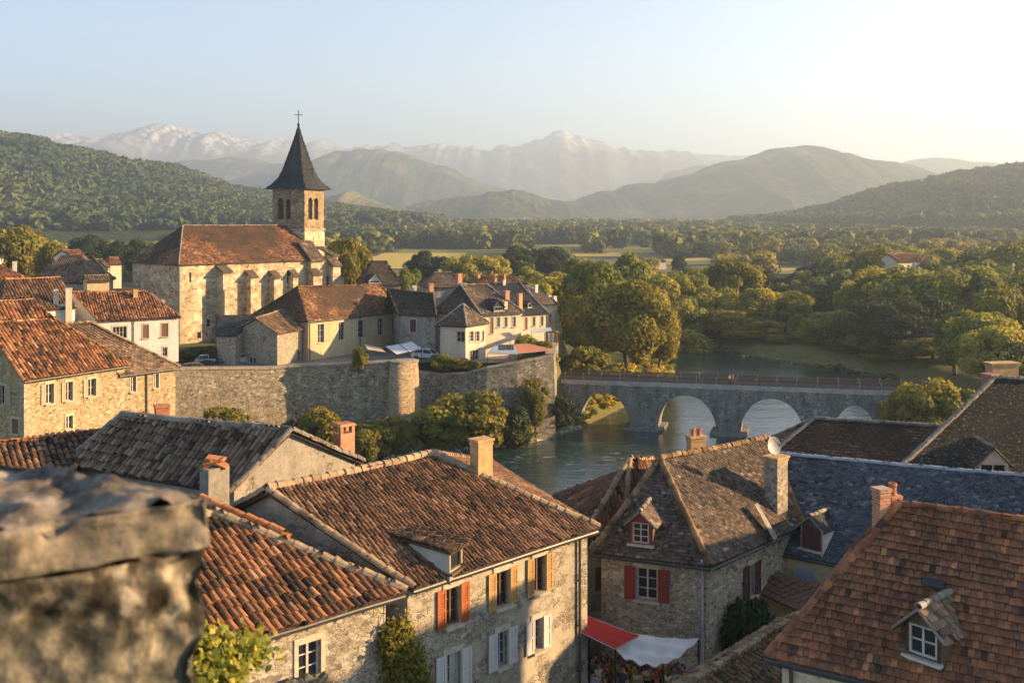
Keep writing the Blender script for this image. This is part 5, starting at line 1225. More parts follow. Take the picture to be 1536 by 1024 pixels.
# ================= cars on the rampart
def car(label, loc, rot, col, ):
    r = thing('parked_car', label, 'car', loc); r.rotation_euler = (0, 0, rot); pm = plain_mat('car_paint', col, .3, .08, 2, 0, 0, .6)
    def fin(m, nm, mt, par=None, sm=False): o = m.build(nm, mt, None, sm); o.parent = par or r; return o
    prof = [(-2.0, .35), (-2.08, .62), (-1.95, .86), (-1.05, .95), (.95, .92), (1.85, .78), (2.05, .58), (2.0, .33)]
    W_ = .84; m = MB(); vs = []
    for sgn, wv in ((-1, 1), (-1, .9), (1, .9), (1, 1)):
        pass
    secs = [(-W_, .94), (-W_ * .97, 1.0), (W_ * .97, 1.0), (W_, .94)]
    for (y, k) in secs:
        for (x, z) in prof: vs.append((x * (1 if abs(y) < W_ else .985), y, .33 + (z - .33) * k))
    n = len(prof); fs = []
    for i in range(3):
        for j in range(n): fs.append((i * n + j, i * n + (j + 1) % n, (i + 1) * n + (j + 1) % n, (i + 1) * n + j))
    fs += [tuple(range(n - 1, -1, -1)), tuple(range(3 * n, 4 * n))]; m.add(vs, fs)
    cab = [(-1.75, .9), (-1.35, 1.38), (-.2, 1.46), (.45, 1.38), (1.15, .9)]; vs = []
    for (y, k) in ((-.76, 0), (-.6, 1), (.6, 1), (.76, 0)):
        pass
    vv = []; top = [(-1.3, 1.40), (-.3, 1.46), (.4, 1.40)]
    vv = [(-1.35, -.6, 1.36), (-.3, -.62, 1.45), (.38, -.6, 1.40), (.38, .6, 1.40), (-.3, .62, 1.45), (-1.35, .6, 1.36)]
    m.add(vv + [(x, y, z - .07) for (x, y, z) in vv], [(0, 1, 4, 5), (1, 2, 3, 4), (6, 7, 1, 0), (7, 8, 2, 1), (8, 9, 3, 2), (9, 10, 4, 3), (10, 11, 5, 4), (11, 6, 0, 5)])
    for (a_, b_) in (((-1.75, .78, .9), (-1.35, .6, 1.36)), ((1.12, .78, .9), (.38, .6, 1.38)), ((-.35, .80, .92), (-.35, .63, 1.4))):
        for s_ in (-1, 1): m.tube([A3(a_[0], a_[1] * s_, a_[2]), A3(b_[0], b_[1] * s_, b_[2])], .045, 6)
    body = fin(m, 'body', pm)
    g = MB(); lo = [(-1.72, -.76, .92), (1.1, -.76, .92), (1.1, .76, .92), (-1.72, .76, .92)]; hi = [(-1.33, -.58, 1.36), (.36, -.58, 1.38), (.36, .58, 1.38), (-1.33, .58, 1.36)]
    g.add(lo + hi, [(0, 1, 5, 4), (1, 2, 6, 5), (2, 3, 7, 6), (3, 0, 4, 7), (4, 5, 6, 7)]); fin(g, 'windows', M['glass'])
    for x in (-1.25, 1.25):
        for s_ in (-1, 1):
            t = MB(); t.tube([A3(x, s_ * .70, .31), A3(x, s_ * .86, .31)], .31, 16); w_ = fin(t, 'wheel', M['iron']); q = MB(); q.tube([A3(x, s_ * .85, .31), A3(x, s_ * .872, .31)], .19, 12); fin(q, 'rim', M['zinc'], w_)
    for x, nm, mt in ((2.0, 'headlight', 'frame_white'), (-2.03, 'tail_light', 'sh_red')):
        for s_ in (-1, 1): q = MB(); q.box(A3(x, s_ * .58, .68), (.1, .34, .15)); fin(q, nm, M[mt])
    return r
p = PD(308, 552, 124); car('silver grey car parked on the rampart beside the church', (p[0], 126.6, -18.4), .25, (.26, .30, .33))
p = PD(345, 552, 121); car('pale car half hidden by the rampart top near the barn', (p[0] + .3, 128.0, -18.4), .3, (.34, .34, .34))
p = PD(280, 552, 118); car('dark red car low behind the rampart near the white house', (p[0] - .5, 122.8, -18.95), .3, (.10, .03, .03))
p = PD(640, 540, 130); car('white car parked behind the turret', (p[0], 131.5, -18.35), -.35, (.6, .59, .56))
# ================= terrain
RIV = np.array([(-90, 100), (-60, 104), (-38, 109.5), (-25, 112), (-13, 113.5), (-4, 117), (3, 121.5), (9, 130), (18, 148), (28, 172), (33, 200), (20, 232), (-10, 262), (-60, 285), (-60, 300), (0, 278), (26, 247), (41, 212), (51, 195), (66, 173), (68, 149), (60, 129), (44, 111), (32, 90), (0, 78), (-60, 76), (-90, 76)], float)
TOWN = np.array([(-300, 80), (-50, 112.5), (-39.5, 118), (-27.5, 124.3), (-14, 125.8), (-11, 128.2), (-7, 127.6), (-2, 125.7), (2.5, 126.6), (5.6, 128), (7.5, 146), (9, 170), (4, 200), (-40, 230), (-300, 260)], float)
def sdf(poly, x, y):
    d = np.full(x.shape, 1e9); ins = np.zeros(x.shape, bool); n = len(poly)
    for i in range(n):
        a = poly[i]; b = poly[(i + 1) % n]; e = b - a
        t = np.clip(((x - a[0]) * e[0] + (y - a[1]) * e[1]) / (e @ e), 0, 1)
        d = np.minimum(d, np.hypot(x - a[0] - t * e[0], y - a[1] - t * e[1]))
        c = ((a[1] > y) != (b[1] > y)) & (x < (b[0] - a[0]) * (y - a[1]) / (b[1] - a[1] + 1e-12) + a[0])
        ins ^= c
    return np.where(ins, -d, d)
sst = lambda a, b, v: (lambda t: t * t * (3 - 2 * t))(np.clip((v - a) / (b - a), 0, 1))
def gz(x, y):
    x = np.asarray(x, float); y = np.asarray(y, float)
    far = -24.6 + 11.0 * sst(250, 1600, y) + 3.5 * sst(60, 300, x) * sst(120, 220, y) * (1 - sst(250, 900, y)) + (fbm(x / 90, y / 90, 3) - .45) * 2.5 * sst(150, 260, y)
    town = np.where(sdf(TOWN, x, y) < 0, -18.4 - .025 * np.maximum(y - 140, 0), far)
    z = np.where(y < 58, STREET, town)
    d = sdf(RIV, x, y)
    bank = -27.0 + np.where(d > 0, .55 * d + .25 * (fbm(x / 3, y / 3, 3) - .4), .6 * d)
    z = np.where(sdf(TOWN, x, y) < 0, np.where(d > 1.2, z, bank), np.minimum(z, np.maximum(bank, -29.5)))
    return z
gx = np.concatenate([-130 - np.geomspace(4, 9000, 44)[::-1], np.arange(-130, 130.1, 2), 130 + np.geomspace(4, 9000, 44)])
gy = np.concatenate([-np.geomspace(3, 180, 12)[::-1] - 10, np.arange(-10, 50, 10), np.arange(50, 310, 2), 310 + np.geomspace(4, 8200, 62)])
GX, GY = np.meshgrid(gx, gy); GZ = gz(GX, GY); nx_, ny_ = len(gx), len(gy)
def grid_faces(nx, ny):
    i, j = np.meshgrid(np.arange(nx - 1), np.arange(ny - 1)); a = (j * nx + i).ravel()
    return np.stack([a, a + 1, a + nx + 1, a + nx], 1)
N = NT('ground'); c = N.coord(); n1 = N.noise(c, .05, 6, .65); n2 = N.noise(c, .9, 5, .7)
col = N.ramp(n1, [(.32, (.075, .085, .025)), (.48, (.12, .115, .035)), (.6, (.17, .14, .05)), (.72, (.085, .095, .03))])
col = N.mix(.6, col, N.ramp(n2, [(.3, .5), (.7, 1.25)]), 'MULTIPLY')
N.bsdf(col, .95, N.bump(n2, .6, .15), **{'Specular IOR Level': .1}); M['ground'] = N.m
m = MB(); m.add(np.stack([GX, GY, GZ], -1).reshape(-1, 3), grid_faces(nx_, ny_)); tag(m.build('ground', M['ground'], None, True, tint=False), kind='structure')
N = NT('street'); c = N.coord(); n1 = N.noise(c, 1.4, 6, .7); N.bsdf(N.ramp(n1, [(.3, (.10, .09, .08)), (.7, (.2, .18, .155))]), .9, N.bump(n1, .3, .02)); M['street'] = N.m
def flat(name, pts, z, mat):
    m = MB(); m.add([A3(*p, z) for p in pts], [tuple(range(len(pts)))]); return tag(m.build(name, mat, None, tint=False), kind='structure')
flat('street', [(-30, 8), (40, 8), (40, 56), (-30, 56)], STREET + .03, M['street'])
flat('terrace_pavement', [(-50, 115.4), (-39.5, 119.4), (-27.8, 125.6), (-14, 126), (-10, 128.6), (-2, 127.5), (3, 128.5), (5, 134), (-10, 152), (-60, 130)], ZT + .02, M['street'])
# water
N = NT('water'); tc = N.coord((1, 1, 1)); mp = N.coord((.55, 1.6, 1)); n1 = N.noise(mp, 1.1, 5, .62); n2 = N.noise(N.coord((.12, .4, 1)), .9, 4, .6); n3 = N.noise(N.coord((.05, .12, 1)), 1.0, 3, .6)
h = N.math('ADD', N.math('MULTIPLY', n1, .55), n2)
glint = N.math('MULTIPLY', N.ramp(n1, [(.57, 0), (.68, 1)]), N.ramp(n3, [(.45, 0), (.6, .7)]))  # bright reflection streaks on the ripples, painted into the water colour
col = N.mix(glint, (.016, .036, .036), (.34, .37, .36))
N.bsdf(col, .06, N.bump(h, .5, .2), IOR=1.45, **{'Specular IOR Level': .85}); M['water'] = N.m
tag(flat('river', [(-260, 60), (160, 60), (160, 330), (-260, 330)], -27.0, M['water']), kind='structure')
# fields
N = NT('field'); c = N.coord((1, 1, 1)); n1 = N.noise(N.coord((.02, .12, 1)), 1, 4, .6); n2 = N.noise(c, .5, 5, .7)
N.bsdf(N.mix(.5, N.ramp(n1, [(.3, (.36, .27, .06)), (.55, (.46, .34, .08)), (.7, (.33, .27, .07))]), N.ramp(n2, [(.3, .7), (.7, 1.15)]), 'MULTIPLY'), .95, None, **{'Specular IOR Level': .1}); M['field'] = N.m
N = NT('meadow'); c = N.coord((1, 1, 1)); n1 = N.noise(N.coord((.015, .1, 1)), 1, 4, .6)
N.bsdf(N.ramp(n1, [(.3, (.11, .125, .03)), (.55, (.17, .17, .04)), (.7, (.21, .19, .055))]), .95, None, **{'Specular IOR Level': .1}); M['meadow'] = N.m
FIELDS = []
def field(x0, y0, x1, y1, mat, nm='field'):
    def gp(x, y):                                        # ground point under a photo pixel
        D = 300.0
        for _ in range(40):
            zz = float(gz(np.array((x - CX) / F * D), np.array(D))); D = .6 * D + .4 * (-zz) * F / max(2, (y - HY))
        return A3((x - CX) / F * D, D)
    a, b = gp((x0 + x1) / 2, y1), gp((x0 + x1) / 2, y0); xa, xb = (x0 - CX) / F * (a[1] + b[1]) / 2, (x1 - CX) / F * (a[1] + b[1]) / 2
    X, Y = np.meshgrid(np.linspace(xa, xb, 24), np.linspace(a[1], b[1], 24)); Z = gz(X, Y) + .35
    m = MB(); m.add(np.stack([X, Y, Z], -1).reshape(-1, 3), grid_faces(24, 24)); tag(m.build(nm, M[mat], None, True, tint=False), kind='structure'); FIELDS.append((x0, y0, x1, y1, a[1], b[1], xa, xb))
field(545, 380, 690, 404, 'field'); field(600, 374, 765, 379.5, 'meadow', 'meadow'); field(62, 346, 240, 358, 'meadow', 'meadow'); field(905, 372, 985, 380, 'field'); field(790, 366, 870, 371, 'meadow', 'meadow')
field(985, 388, 1075, 398, 'field'); field(1150, 402, 1240, 412, 'field'); field(1195, 500, 1218, 516, 'meadow', 'meadow'); field(860, 380, 935, 385, 'field')

# ================= hills
def hill(name, prof, D, front, backd, zb, mat, amp=.1, nx=160, ny=60, rid=0.0, scale=None, pw=1.0, fold=0.0):
    pxs = np.array([p[0] for p in prof], float); pys = np.array([p[1] for p in prof], float)
    xs = np.linspace((pxs[0] - CX) / F * D, (pxs[-1] - CX) / F * D, nx); ts = np.linspace(-1, 1, ny)
    hr = np.interp(xs / D * F + CX, pxs, (HY - pys) / F * D)
    k = np.hanning(5); k /= k.sum(); hr = np.convolve(np.pad(hr, 2, mode='edge'), k, 'valid')
    if name == 'hill': hr = hr + (fbm(xs / (D * .02), xs * 0 + D, 4) - .47) * D * .010 * np.clip((hr - zb) / 60, 0, 1)
    if rid: hr = hr + (hr - zb) * ((fbm(xs / 110, xs * 0 + 7, 5, True) - .8) * .12)
    X, T = np.meshgrid(xs, ts); Hr = np.broadcast_to(hr, X.shape); sc = scale or D * .12
    prof_ = np.clip(np.cos(np.abs(T) ** pw * math.pi / 2), 0, 1)
    Y = D + np.where(T < 0, T * front, T * backd) + (fbm(X / sc * .5 + 3, X * 0, 3) - .45) * front * .25
    n_ = fbm(X / sc + 5, Y / sc, 6, rid > 0) - (.75 if rid else .47)
    if fold: n_ = n_ + (fbm(X / (D * .055) + D, Y / (D * .16), 4, True) - .78) * fold
    Z = zb + (Hr - zb) * prof_ + n_ * amp * (Hr - zb).clip(0) * (1 - .75 * prof_ ** 3) * (T < .98) * (T > -.98)
    Z = np.maximum(Z, zb - 3 + 0 * Z)
    m = MB(); m.add(np.stack([X, Y, Z], -1).reshape(-1, 3), grid_faces(nx, ny)); o = tag(m.build(name, mat, None, True, tint=False), kind='structure')
    return X, Y, Z
def hill_mat(name, stops, sc=.01, fine=.12, bump=1.0, bd=6.0):
    N = NT(name); c = N.coord(); n1 = N.noise(c, sc, 6, .6); n2 = N.noise(c, fine, 4, .7)
    col = N.mix(.7, N.ramp(n1, stops), N.ramp(n2, [(.35, .5), (.65, 1.2)]), 'MULTIPLY'); N.bsdf(col, 1.0, N.bump(n2, bump, bd), **{'Specular IOR Level': 0.05}); return N.m
M['wooded'] = hill_mat('wooded', [(.35, (.03, .045, .016)), (.55, (.055, .07, .022)), (.68, (.11, .11, .035))], .006, .11)
M['wooded_far'] = hill_mat('wooded_far', [(.35, (.035, .05, .024)), (.52, (.06, .075, .03)), (.62, (.15, .14, .055))], .0045, .035, 1.0, 14.0)
N = NT('mountain'); c = N.coord(); g = N.n('ShaderNodeNewGeometry'); sp_ = N.n('ShaderNodeSeparateXYZ', {0: g.outputs['Position']}); nz = N.n('ShaderNodeSeparateXYZ', {0: g.outputs['Normal']}).outputs[2]
n1 = N.noise(c, .006, 7, .65); n2 = N.noise(c, .02, 5, .7); hgt = N.math('ADD', sp_.outputs[2], N.math('MULTIPLY', N.math('SUBTRACT', n1, .5), 390.0))
rock = N.ramp(n2, [(.3, (.09, .08, .075)), (.7, (.2, .18, .165))]); low_ = N.ramp(n1, [(.4, (.05, .06, .035)), (.65, (.1, .1, .055))])
sn = N.math('MULTIPLY', N.ramp(N.math('DIVIDE', hgt, 750.0), [(.58, 0), (.72, 1)]), N.ramp(N.noise(N.coord((1, 1, .35)), .014, 5, .7), [(.47, 0), (.55, 1)]))
col = N.mix(sn, N.mix(N.ramp(N.math('DIVIDE', hgt, 750.0), [(.4, 0), (.6, 1)]), low_, rock), (.52, .53, .57)); N.bsdf(col, .95, N.bump(n2, 1.0, 14.0), **{'Specular IOR Level': .1}); M['mountain'] = N.m
HL = hill('hill', [(-420, 133), (-200, 178), (-60, 203), (0, 211), (50, 219), (100, 231), (170, 248), (230, 257), (300, 280), (370, 297), (420, 306), (480, 318), (560, 328), (660, 338)], 1300, 700, 500, -16, M['wooded'], .28, 180, 80, fold=.7)
HR = hill('hill', [(1040, 340), (1090, 339), (1150, 337), (1200, 331), (1250, 320), (1300, 303), (1350, 289), (1420, 276), (1480, 266), (1536, 261), (1650, 254), (1850, 266)], 1350, 700, 500, -18, M['wooded'], .26, 160, 80, fold=.7)
hill('hill', [(440, 322), (490, 293), (530, 290), (580, 305), (640, 322), (700, 336)], 2300, 420, 480, -16, M['wooded_far'], .3, 180, 100, fold=1.1)
hill('hill', [(560, 330), (620, 308), (700, 295), (770, 287), (830, 298), (880, 317), (950, 334), (1000, 338)], 2600, 560, 500, -16, M['wooded_far'], .3, 240, 100, fold=1.1)
hill('hill', [(380, 300), (420, 270), (465, 242), (510, 227), (555, 221), (600, 227), (650, 246), (700, 263), (760, 281), (800, 293), (880, 306), (960, 328)], 4200, 1100, 980, -16, M['wooded_far'], .3, 280, 120, fold=1.1)
hill('hill', [(180, 265), (265, 246), (300, 239), (350, 234), (400, 240), (450, 252), (520, 275), (600, 300)], 4700, 1000, 1000, -16, M['wooded_far'], .3, 200, 100, fold=1.1)
hill('hill', [(760, 330), (850, 299), (900, 285), (960, 277), (1010, 264), (1060, 249), (1110, 241), (1150, 229), (1190, 224), (1230, 229), (1280, 243), (1330, 260), (1400, 275), (1500, 300)], 3300, 1050, 900, -16, M['wooded_far'], .3, 300, 120, fold=1.1)
hill('hill', [(1000, 258), (1050, 246), (1130, 240), (1200, 246), (1290, 249), (1360, 244), (1410, 242), (1480, 247), (1560, 240), (1700, 250)], 5200, 1000, 1000, -16, M['wooded_far'], .3, 200, 100, fold=1.1)
mtp = [(-100, 225), (60, 211), (100, 203), (130, 200), (180, 205), (200, 199), (230, 188), (275, 183), (310, 196), (345, 190), (370, 205), (390, 208), (420, 206), (490, 209), (520, 219), (560, 213), (600, 212), (640, 215), (680, 211), (735, 222), (755, 215), (790, 211), (812, 204), (828, 190), (840, 186), (852, 194), (900, 207), (960, 219), (1000, 221), (1060, 229), (1085, 233), (1110, 229), (1140, 238), (1250, 250), (1400, 262), (1700, 275)]
hill('mountains', mtp, 7500, 2000, 1200, -16, M['mountain'], .5, 620, 150, 1.0, 780, .9)

# ================= foliage
def crown(n, lumps, seed, leaf=.03, r=(.12, .2), z0=.18, shape='round', squash=1.0):
    g = np.random.default_rng(seed); C_ = []
    for k in range(lumps):
        d = nrm(g.normal(size=3)); q = .45 + .55 * g.random() ** .5
        if shape == 'cone': z = g.random() ** 1.1; rad = (1 - z) * .46 + .03; t = g.random() * 6.28; c = A3(rad * q * math.cos(t), rad * q * math.sin(t), z0 + z * (.94 - z0))
        elif shape == 'tall': c = A3(d[0] * .30 * q, d[1] * .30 * q, (z0 + 1) / 2 + d[2] * q * (1 - z0) * .42)
        else: c = A3(d[0] * .38 * q, d[1] * .38 * q, (z0 + 1) / 2 + d[2] * q * (1 - z0) * .36)
        C_.append((c, g.uniform(*r) * (.6 if shape == 'cone' else 1) , g.normal() * .13))
    per = n // lumps; P_ = []; Nn = []; T_ = []
    for c, rr, tn in C_:
        d = g.normal(size=(per, 3)); d /= np.linalg.norm(d, axis=1)[:, None]; d[:, 2] = d[:, 2] * .9 + .12
        rad = rr * (.62 + .42 * g.random(per) ** .5); p = c + d * rad[:, None] * A3(1, 1, .85)
        P_.append(p); Nn.append(d); T_.append(np.clip(.5 + tn + g.normal(size=per) * .12, 0, 1))
    Pp = np.vstack(P_); Dn = np.vstack(Nn); T_ = np.concatenate(T_); k = Pp[:, 2] > .0
    Pp, Dn, T_ = Pp[k], Dn[k], T_[k]; n = len(Pp)
    nn = Dn * .8 + g.normal(size=(n, 3)) * .42; nn /= np.linalg.norm(nn, axis=1)[:, None]
    a = np.cross(nn, g.normal(size=(n, 3))); a /= np.linalg.norm(a, axis=1)[:, None]; b = np.cross(nn, a); s = leaf * (.6 + .8 * g.random(n))[:, None]
    bend = nn * s * .35
    V = np.stack([Pp - a * s * .5, Pp - b * s * .85 + bend * -.6, Pp + a * s * .5, Pp + b * s * .85 - bend * .6], 1).reshape(-1, 3)
    return V, np.arange(n * 4).reshape(n, 4), T_, C_
def trunk(C_, seed, z0, r=.028, limbs=7):
    g = np.random.default_rng(seed); m = MB(); mid = A3(g.normal() * .02, g.normal() * .02, z0 + .2)
    m.tube([A3(0, 0, -.06), A3(.004, 0, z0 * .5), mid], [r * 1.35, r, r * .75], 8)
    for c, _, _ in [C_[i] for i in g.permutation(len(C_))[:limbs]]:
        p1 = mid * .7 + c * .3 + A3(0, 0, -.02) + g.normal(size=3) * .015; m.tube([mid - A3(0, 0, .05), p1, mid * .25 + c * .75], [r * .55, r * .4, r * .15], 5)
    return m
KIND = {}
def proto(key, mat, n, lumps, seed, **kw):
    z0 = kw.get('z0', .18); V, Fq, T_, C_ = crown(n, lumps, seed, **kw)
    m = MB(); m.add(V, Fq, T_); KIND[key] = (m, trunk(C_, seed, z0), mat, {})
for i in range(3):
    proto(('round', i), 'leaf', 15000, 46, 20 + i, leaf=.033, z0=.12)
    proto(('gold', i), 'leaf_gold', 15000, 46, 30 + i, leaf=.033, z0=.12)
    proto(('dark', i), 'leaf_dark', 12000, 40, 40 + i, leaf=.029, z0=.1)
    proto(('tall', i), 'leaf', 11000, 36, 50 + i, leaf=.026, z0=.12, shape='tall', r=(.1, .17))
    proto(('bush', i), 'leaf_gold', 7000, 30, 60 + i, leaf=.048, z0=-.12, r=(.14, .24))
    proto(('shrub', i), 'leaf', 7000, 30, 70 + i, leaf=.05, z0=-.12, r=(.14, .24))
proto(('cone', 0), 'leaf_dark', 9000, 60, 80, leaf=.028, z0=.06, shape='cone', r=(.08, .13))
proto(('plane', 0), 'leaf_gold', 30000, 80, 90, leaf=.026, z0=.06, r=(.10, .17)); proto(('plane', 1), 'leaf_gold', 30000, 80, 91, leaf=.026, z0=.06, r=(.10, .17))
def tree(key, label, x, ytop, w, D, zb=None, mat=None, group=None, name=None, cat=None, zx=None, h=None):
    """crown centre column x, top row ytop, width in photo pixels, distance D"""
    m, tr, mt, cache = KIND[key]; mt = mat or mt; X = (x - CX) / F * D
    zb = float(gz(np.array(X), np.array(float(D)))) if zb is None else zb; zt = (HY - ytop) / F * D; H_ = h or (zt - zb); W_ = w / F * D
    shr = key[0] in ('bush', 'shrub'); nm = name or ('bush' if shr else 'pine_tree' if key[0] == 'cone' else 'tree')
    r = thing(nm, label, cat or ('bush' if shr else 'tree'), (X, D, zb), group); r.scale = (W_ / .96, W_ / .96, H_); r.rotation_euler = (0, 0, random.uniform(0, 6.28))
    if mt not in cache:
        cache[mt] = (m.build('crown', M[mt], None, False), tr.build('trunk', M['bark'], None, True))
        cache[mt][0].parent = r; cache[mt][1].parent = r
    else:
        for o in cache[mt]: c = o.copy(); COL.objects.link(c); c.parent = r
    return r
# left bank by the bridge
tree(('plane', 0), 'broad golden plane tree on the left bank just beyond the bridge', 942, 412, 150, 160, -24.5)
tree(('plane', 1), 'tall darker plane tree behind the golden one on the left bank', 893, 384, 112, 182, -23, 'leaf')
tree(('gold', 0), 'golden tree at the water edge right of the broad plane tree', 988, 452, 74, 168, -26)
tree(('round', 1), 'round tree rising behind the two plane trees', 945, 376, 70, 235, -23)
tree(('gold', 1), 'golden tree between the end house and the plane trees', 872, 440, 66, 158, -23)
tree(('bush', 0), 'large golden bush at the left end of the bridge', 875, 513, 78, 139, -23.5)
tree(('round', 2), 'green tree behind the roofs at the end of the row', 842, 405, 84, 205, -20); tree(('round', 0), 'low green tree behind the tall cream house', 805, 418, 60, 190, -20)
# far bank, from left to right
fb = [(('round', 0), 'leafy green tree on the far bank next to the golden plane tree', 1003, 402, 84, 224), (('tall', 0), 'slim green tree on the far bank, second from the plane tree', 1040, 410, 66, 229), (('gold', 2), 'tall golden topped tree in the middle of the far bank row', 1098, 384, 92, 238),
      (('round', 1), 'broad green tree in front of the tall golden topped tree', 1068, 428, 88, 221), (('tall', 1), 'upright tree right of the golden topped tree', 1135, 428, 76, 217), (('gold', 0), 'low sunlit tree at the water edge of the far bank', 1112, 488, 68, 207), (('round', 2), 'green tree left of the gap in the far bank row', 1178, 432, 84, 219),
      (('shrub', 1), 'dark green bush under the first tree of the far bank', 1030, 490, 90, 209), (('tall', 2), 'thin tree beside the meadow gap', 1196, 470, 40, 206), (('bush', 2), 'bright bush in the gap between the trees of the far bank', 1170, 500, 44, 202)]
for a in fb: tree(*a)
# right bank mass
rb = [(('round', 0), 'round dark tree right of the meadow gap', 1252, 462, 92, 196), (('dark', 1), 'dark tree on the right bank with its foot in the water shade', 1300, 470, 106, 187), (('round', 2), 'big tree with a golden rim at the centre of the right bank', 1352, 392, 150, 204), (('gold', 1), 'tall yellow tree behind the big right bank tree', 1318, 366, 86, 262),
      (('round', 1), 'broad tree left of the right frame edge', 1452, 396, 150, 196), (('dark', 0), 'dark tree under the big right bank tree', 1365, 470, 118, 178), (('tall', 1), 'pale green tree in front of the right bank mass', 1432, 462, 104, 161), (('gold', 2), 'yellow green tree at the right frame edge above the brown roof', 1512, 430, 96, 158), (('round', 0), 'green tree low at the right edge behind the chimneys', 1500, 480, 110, 140), (('dark', 2), 'dark tree behind the pale green tree', 1400, 440, 110, 185), (('round', 2), 'tree at the right edge high above the dark roof', 1560, 390, 120, 200),
      (('shrub', 0), 'green shrub at the water line under the dark tree', 1275, 520, 74, 190), (('shrub', 2), 'shrub at the water line left of the bridge end bush', 1330, 530, 74, 180)]
rb += [(('gold', 0), 'low golden tree at the water line right of the meadow gap', 1228, 490, 70, 199), (('round', 1), 'wide low tree at the water line under the tall yellow tree', 1312, 496, 96, 184), (('tall', 0), 'narrow bright tree rising left of the big right bank tree', 1276, 420, 66, 214), (('gold', 2), 'golden tree filling the right bank behind the bridge end bush', 1400, 500, 110, 172), (('round', 0), 'broad green tree right of the pale green tree', 1478, 458, 120, 150),
       (('dark', 1), 'dark tree deep in the middle of the right bank', 1335, 440, 100, 186), (('gold', 1), 'sunny tree high in the right bank mass', 1405, 408, 110, 215), (('round', 2), 'green tree on the slope above the dark right bank tree', 1268, 404, 96, 245), (('gold', 0), 'golden topped tree beneath the tree at the far right edge', 1545, 440, 90, 176), (('dark', 0), 'dark tree low behind the brick chimneys of the brown roof', 1530, 505, 100, 138)]
fbx = [(('round', 2), 'wide tree between the first two trees of the far bank', 1022, 440, 80, 214), (('gold', 1), 'golden tree low in the far bank row below the tall golden top', 1088, 462, 84, 212), (('round', 0), 'green tree behind the slim far bank trees', 1060, 396, 86, 250), (('dark', 2), 'dark tree behind the far bank row near the gap', 1158, 402, 80, 262), (('gold', 2), 'sunlit tree left of the meadow gap at the water', 1148, 478, 62, 207)]
for a in rb + fbx: tree(*a)
tree(('bush', 1), 'bright golden bush at the right end of the bridge', 1398, 566, 100, 113, -25, 'leaf_gold'); tree(('bush', 2), 'golden green bush touching the bridge parapet', 1352, 578, 64, 116, -25.5, 'leaf_gold'); tree(('bush', 0), 'small golden bush between the bridge bushes and the brick chimney', 1445, 578, 52, 112, -24)
bk = [(('round', 1), 'tree beside the far red roofed house on the right', 1365, 372, 66, 330), (('dark', 0), 'dark tree left of the far red roofed house', 1290, 378, 80, 320), (('round', 0), 'tree right of the far red roofed house', 1418, 366, 70, 310), (('dark', 1), 'dark round tree near the right edge in the far row', 1470, 372, 80, 290), (('gold', 0), 'gold rimmed tree at the end of the far row', 1530, 358, 96, 280), (('dark', 2), 'dark tree above the meadow gap', 1232, 392, 86, 330), (('tall', 0), 'slender tree in the far row behind the gap', 1205, 405, 46, 300),
      (('cone', 0), 'dark conifer standing alone in the fields', 1132, 374, 20, 420), (('dark', 0), 'dark round tree beside the field, left of the conifer', 1018, 382, 26, 400)]
for a in bk: tree(*a)
# behind the town
bt = [(('gold', 0), 'tall green gold tree growing behind the church tower', 521, 351, 72, 190, -20), (('gold', 1), 'big sunlit tree at the left edge behind the village', 18, 333, 100, 250, -22), (('gold', 2), 'sunlit round tree right of the big left edge tree', 82, 356, 56, 240, -22), (('dark', 0), 'dark tree beyond the village, left of three', 128, 352, 60, 330, -20), (('dark', 1), 'dark tree beyond the village, middle of three', 165, 354, 54, 335, -20), (('dark', 2), 'dark tree beyond the village near the church roof', 205, 356, 60, 340, -20),
      (('round', 1), 'small round tree beside the dark steep roof', 612, 400, 46, 215, -20), (('dark', 2), 'large dark tree behind the roofs at the field edge', 645, 373, 74, 290, -21), (('round', 2), 'green tree right of the large dark field edge tree', 690, 380, 60, 280, -21), (('round', 0), 'lighter tree behind the chimneys of the row', 732, 378, 70, 285, -21), (('dark', 0), 'bluish dark tree beyond the row, left one', 778, 368, 66, 340, -21), (('dark', 1), 'bluish dark tree beyond the row, right one', 822, 366, 64, 345, -21), (('tall', 2), 'slim green tree beyond the end house', 860, 386, 46, 260, -21), (('round', 1), 'round tree left of the plane trees top', 790, 398, 60, 235, -21)]
for a in bt: tree(*a)
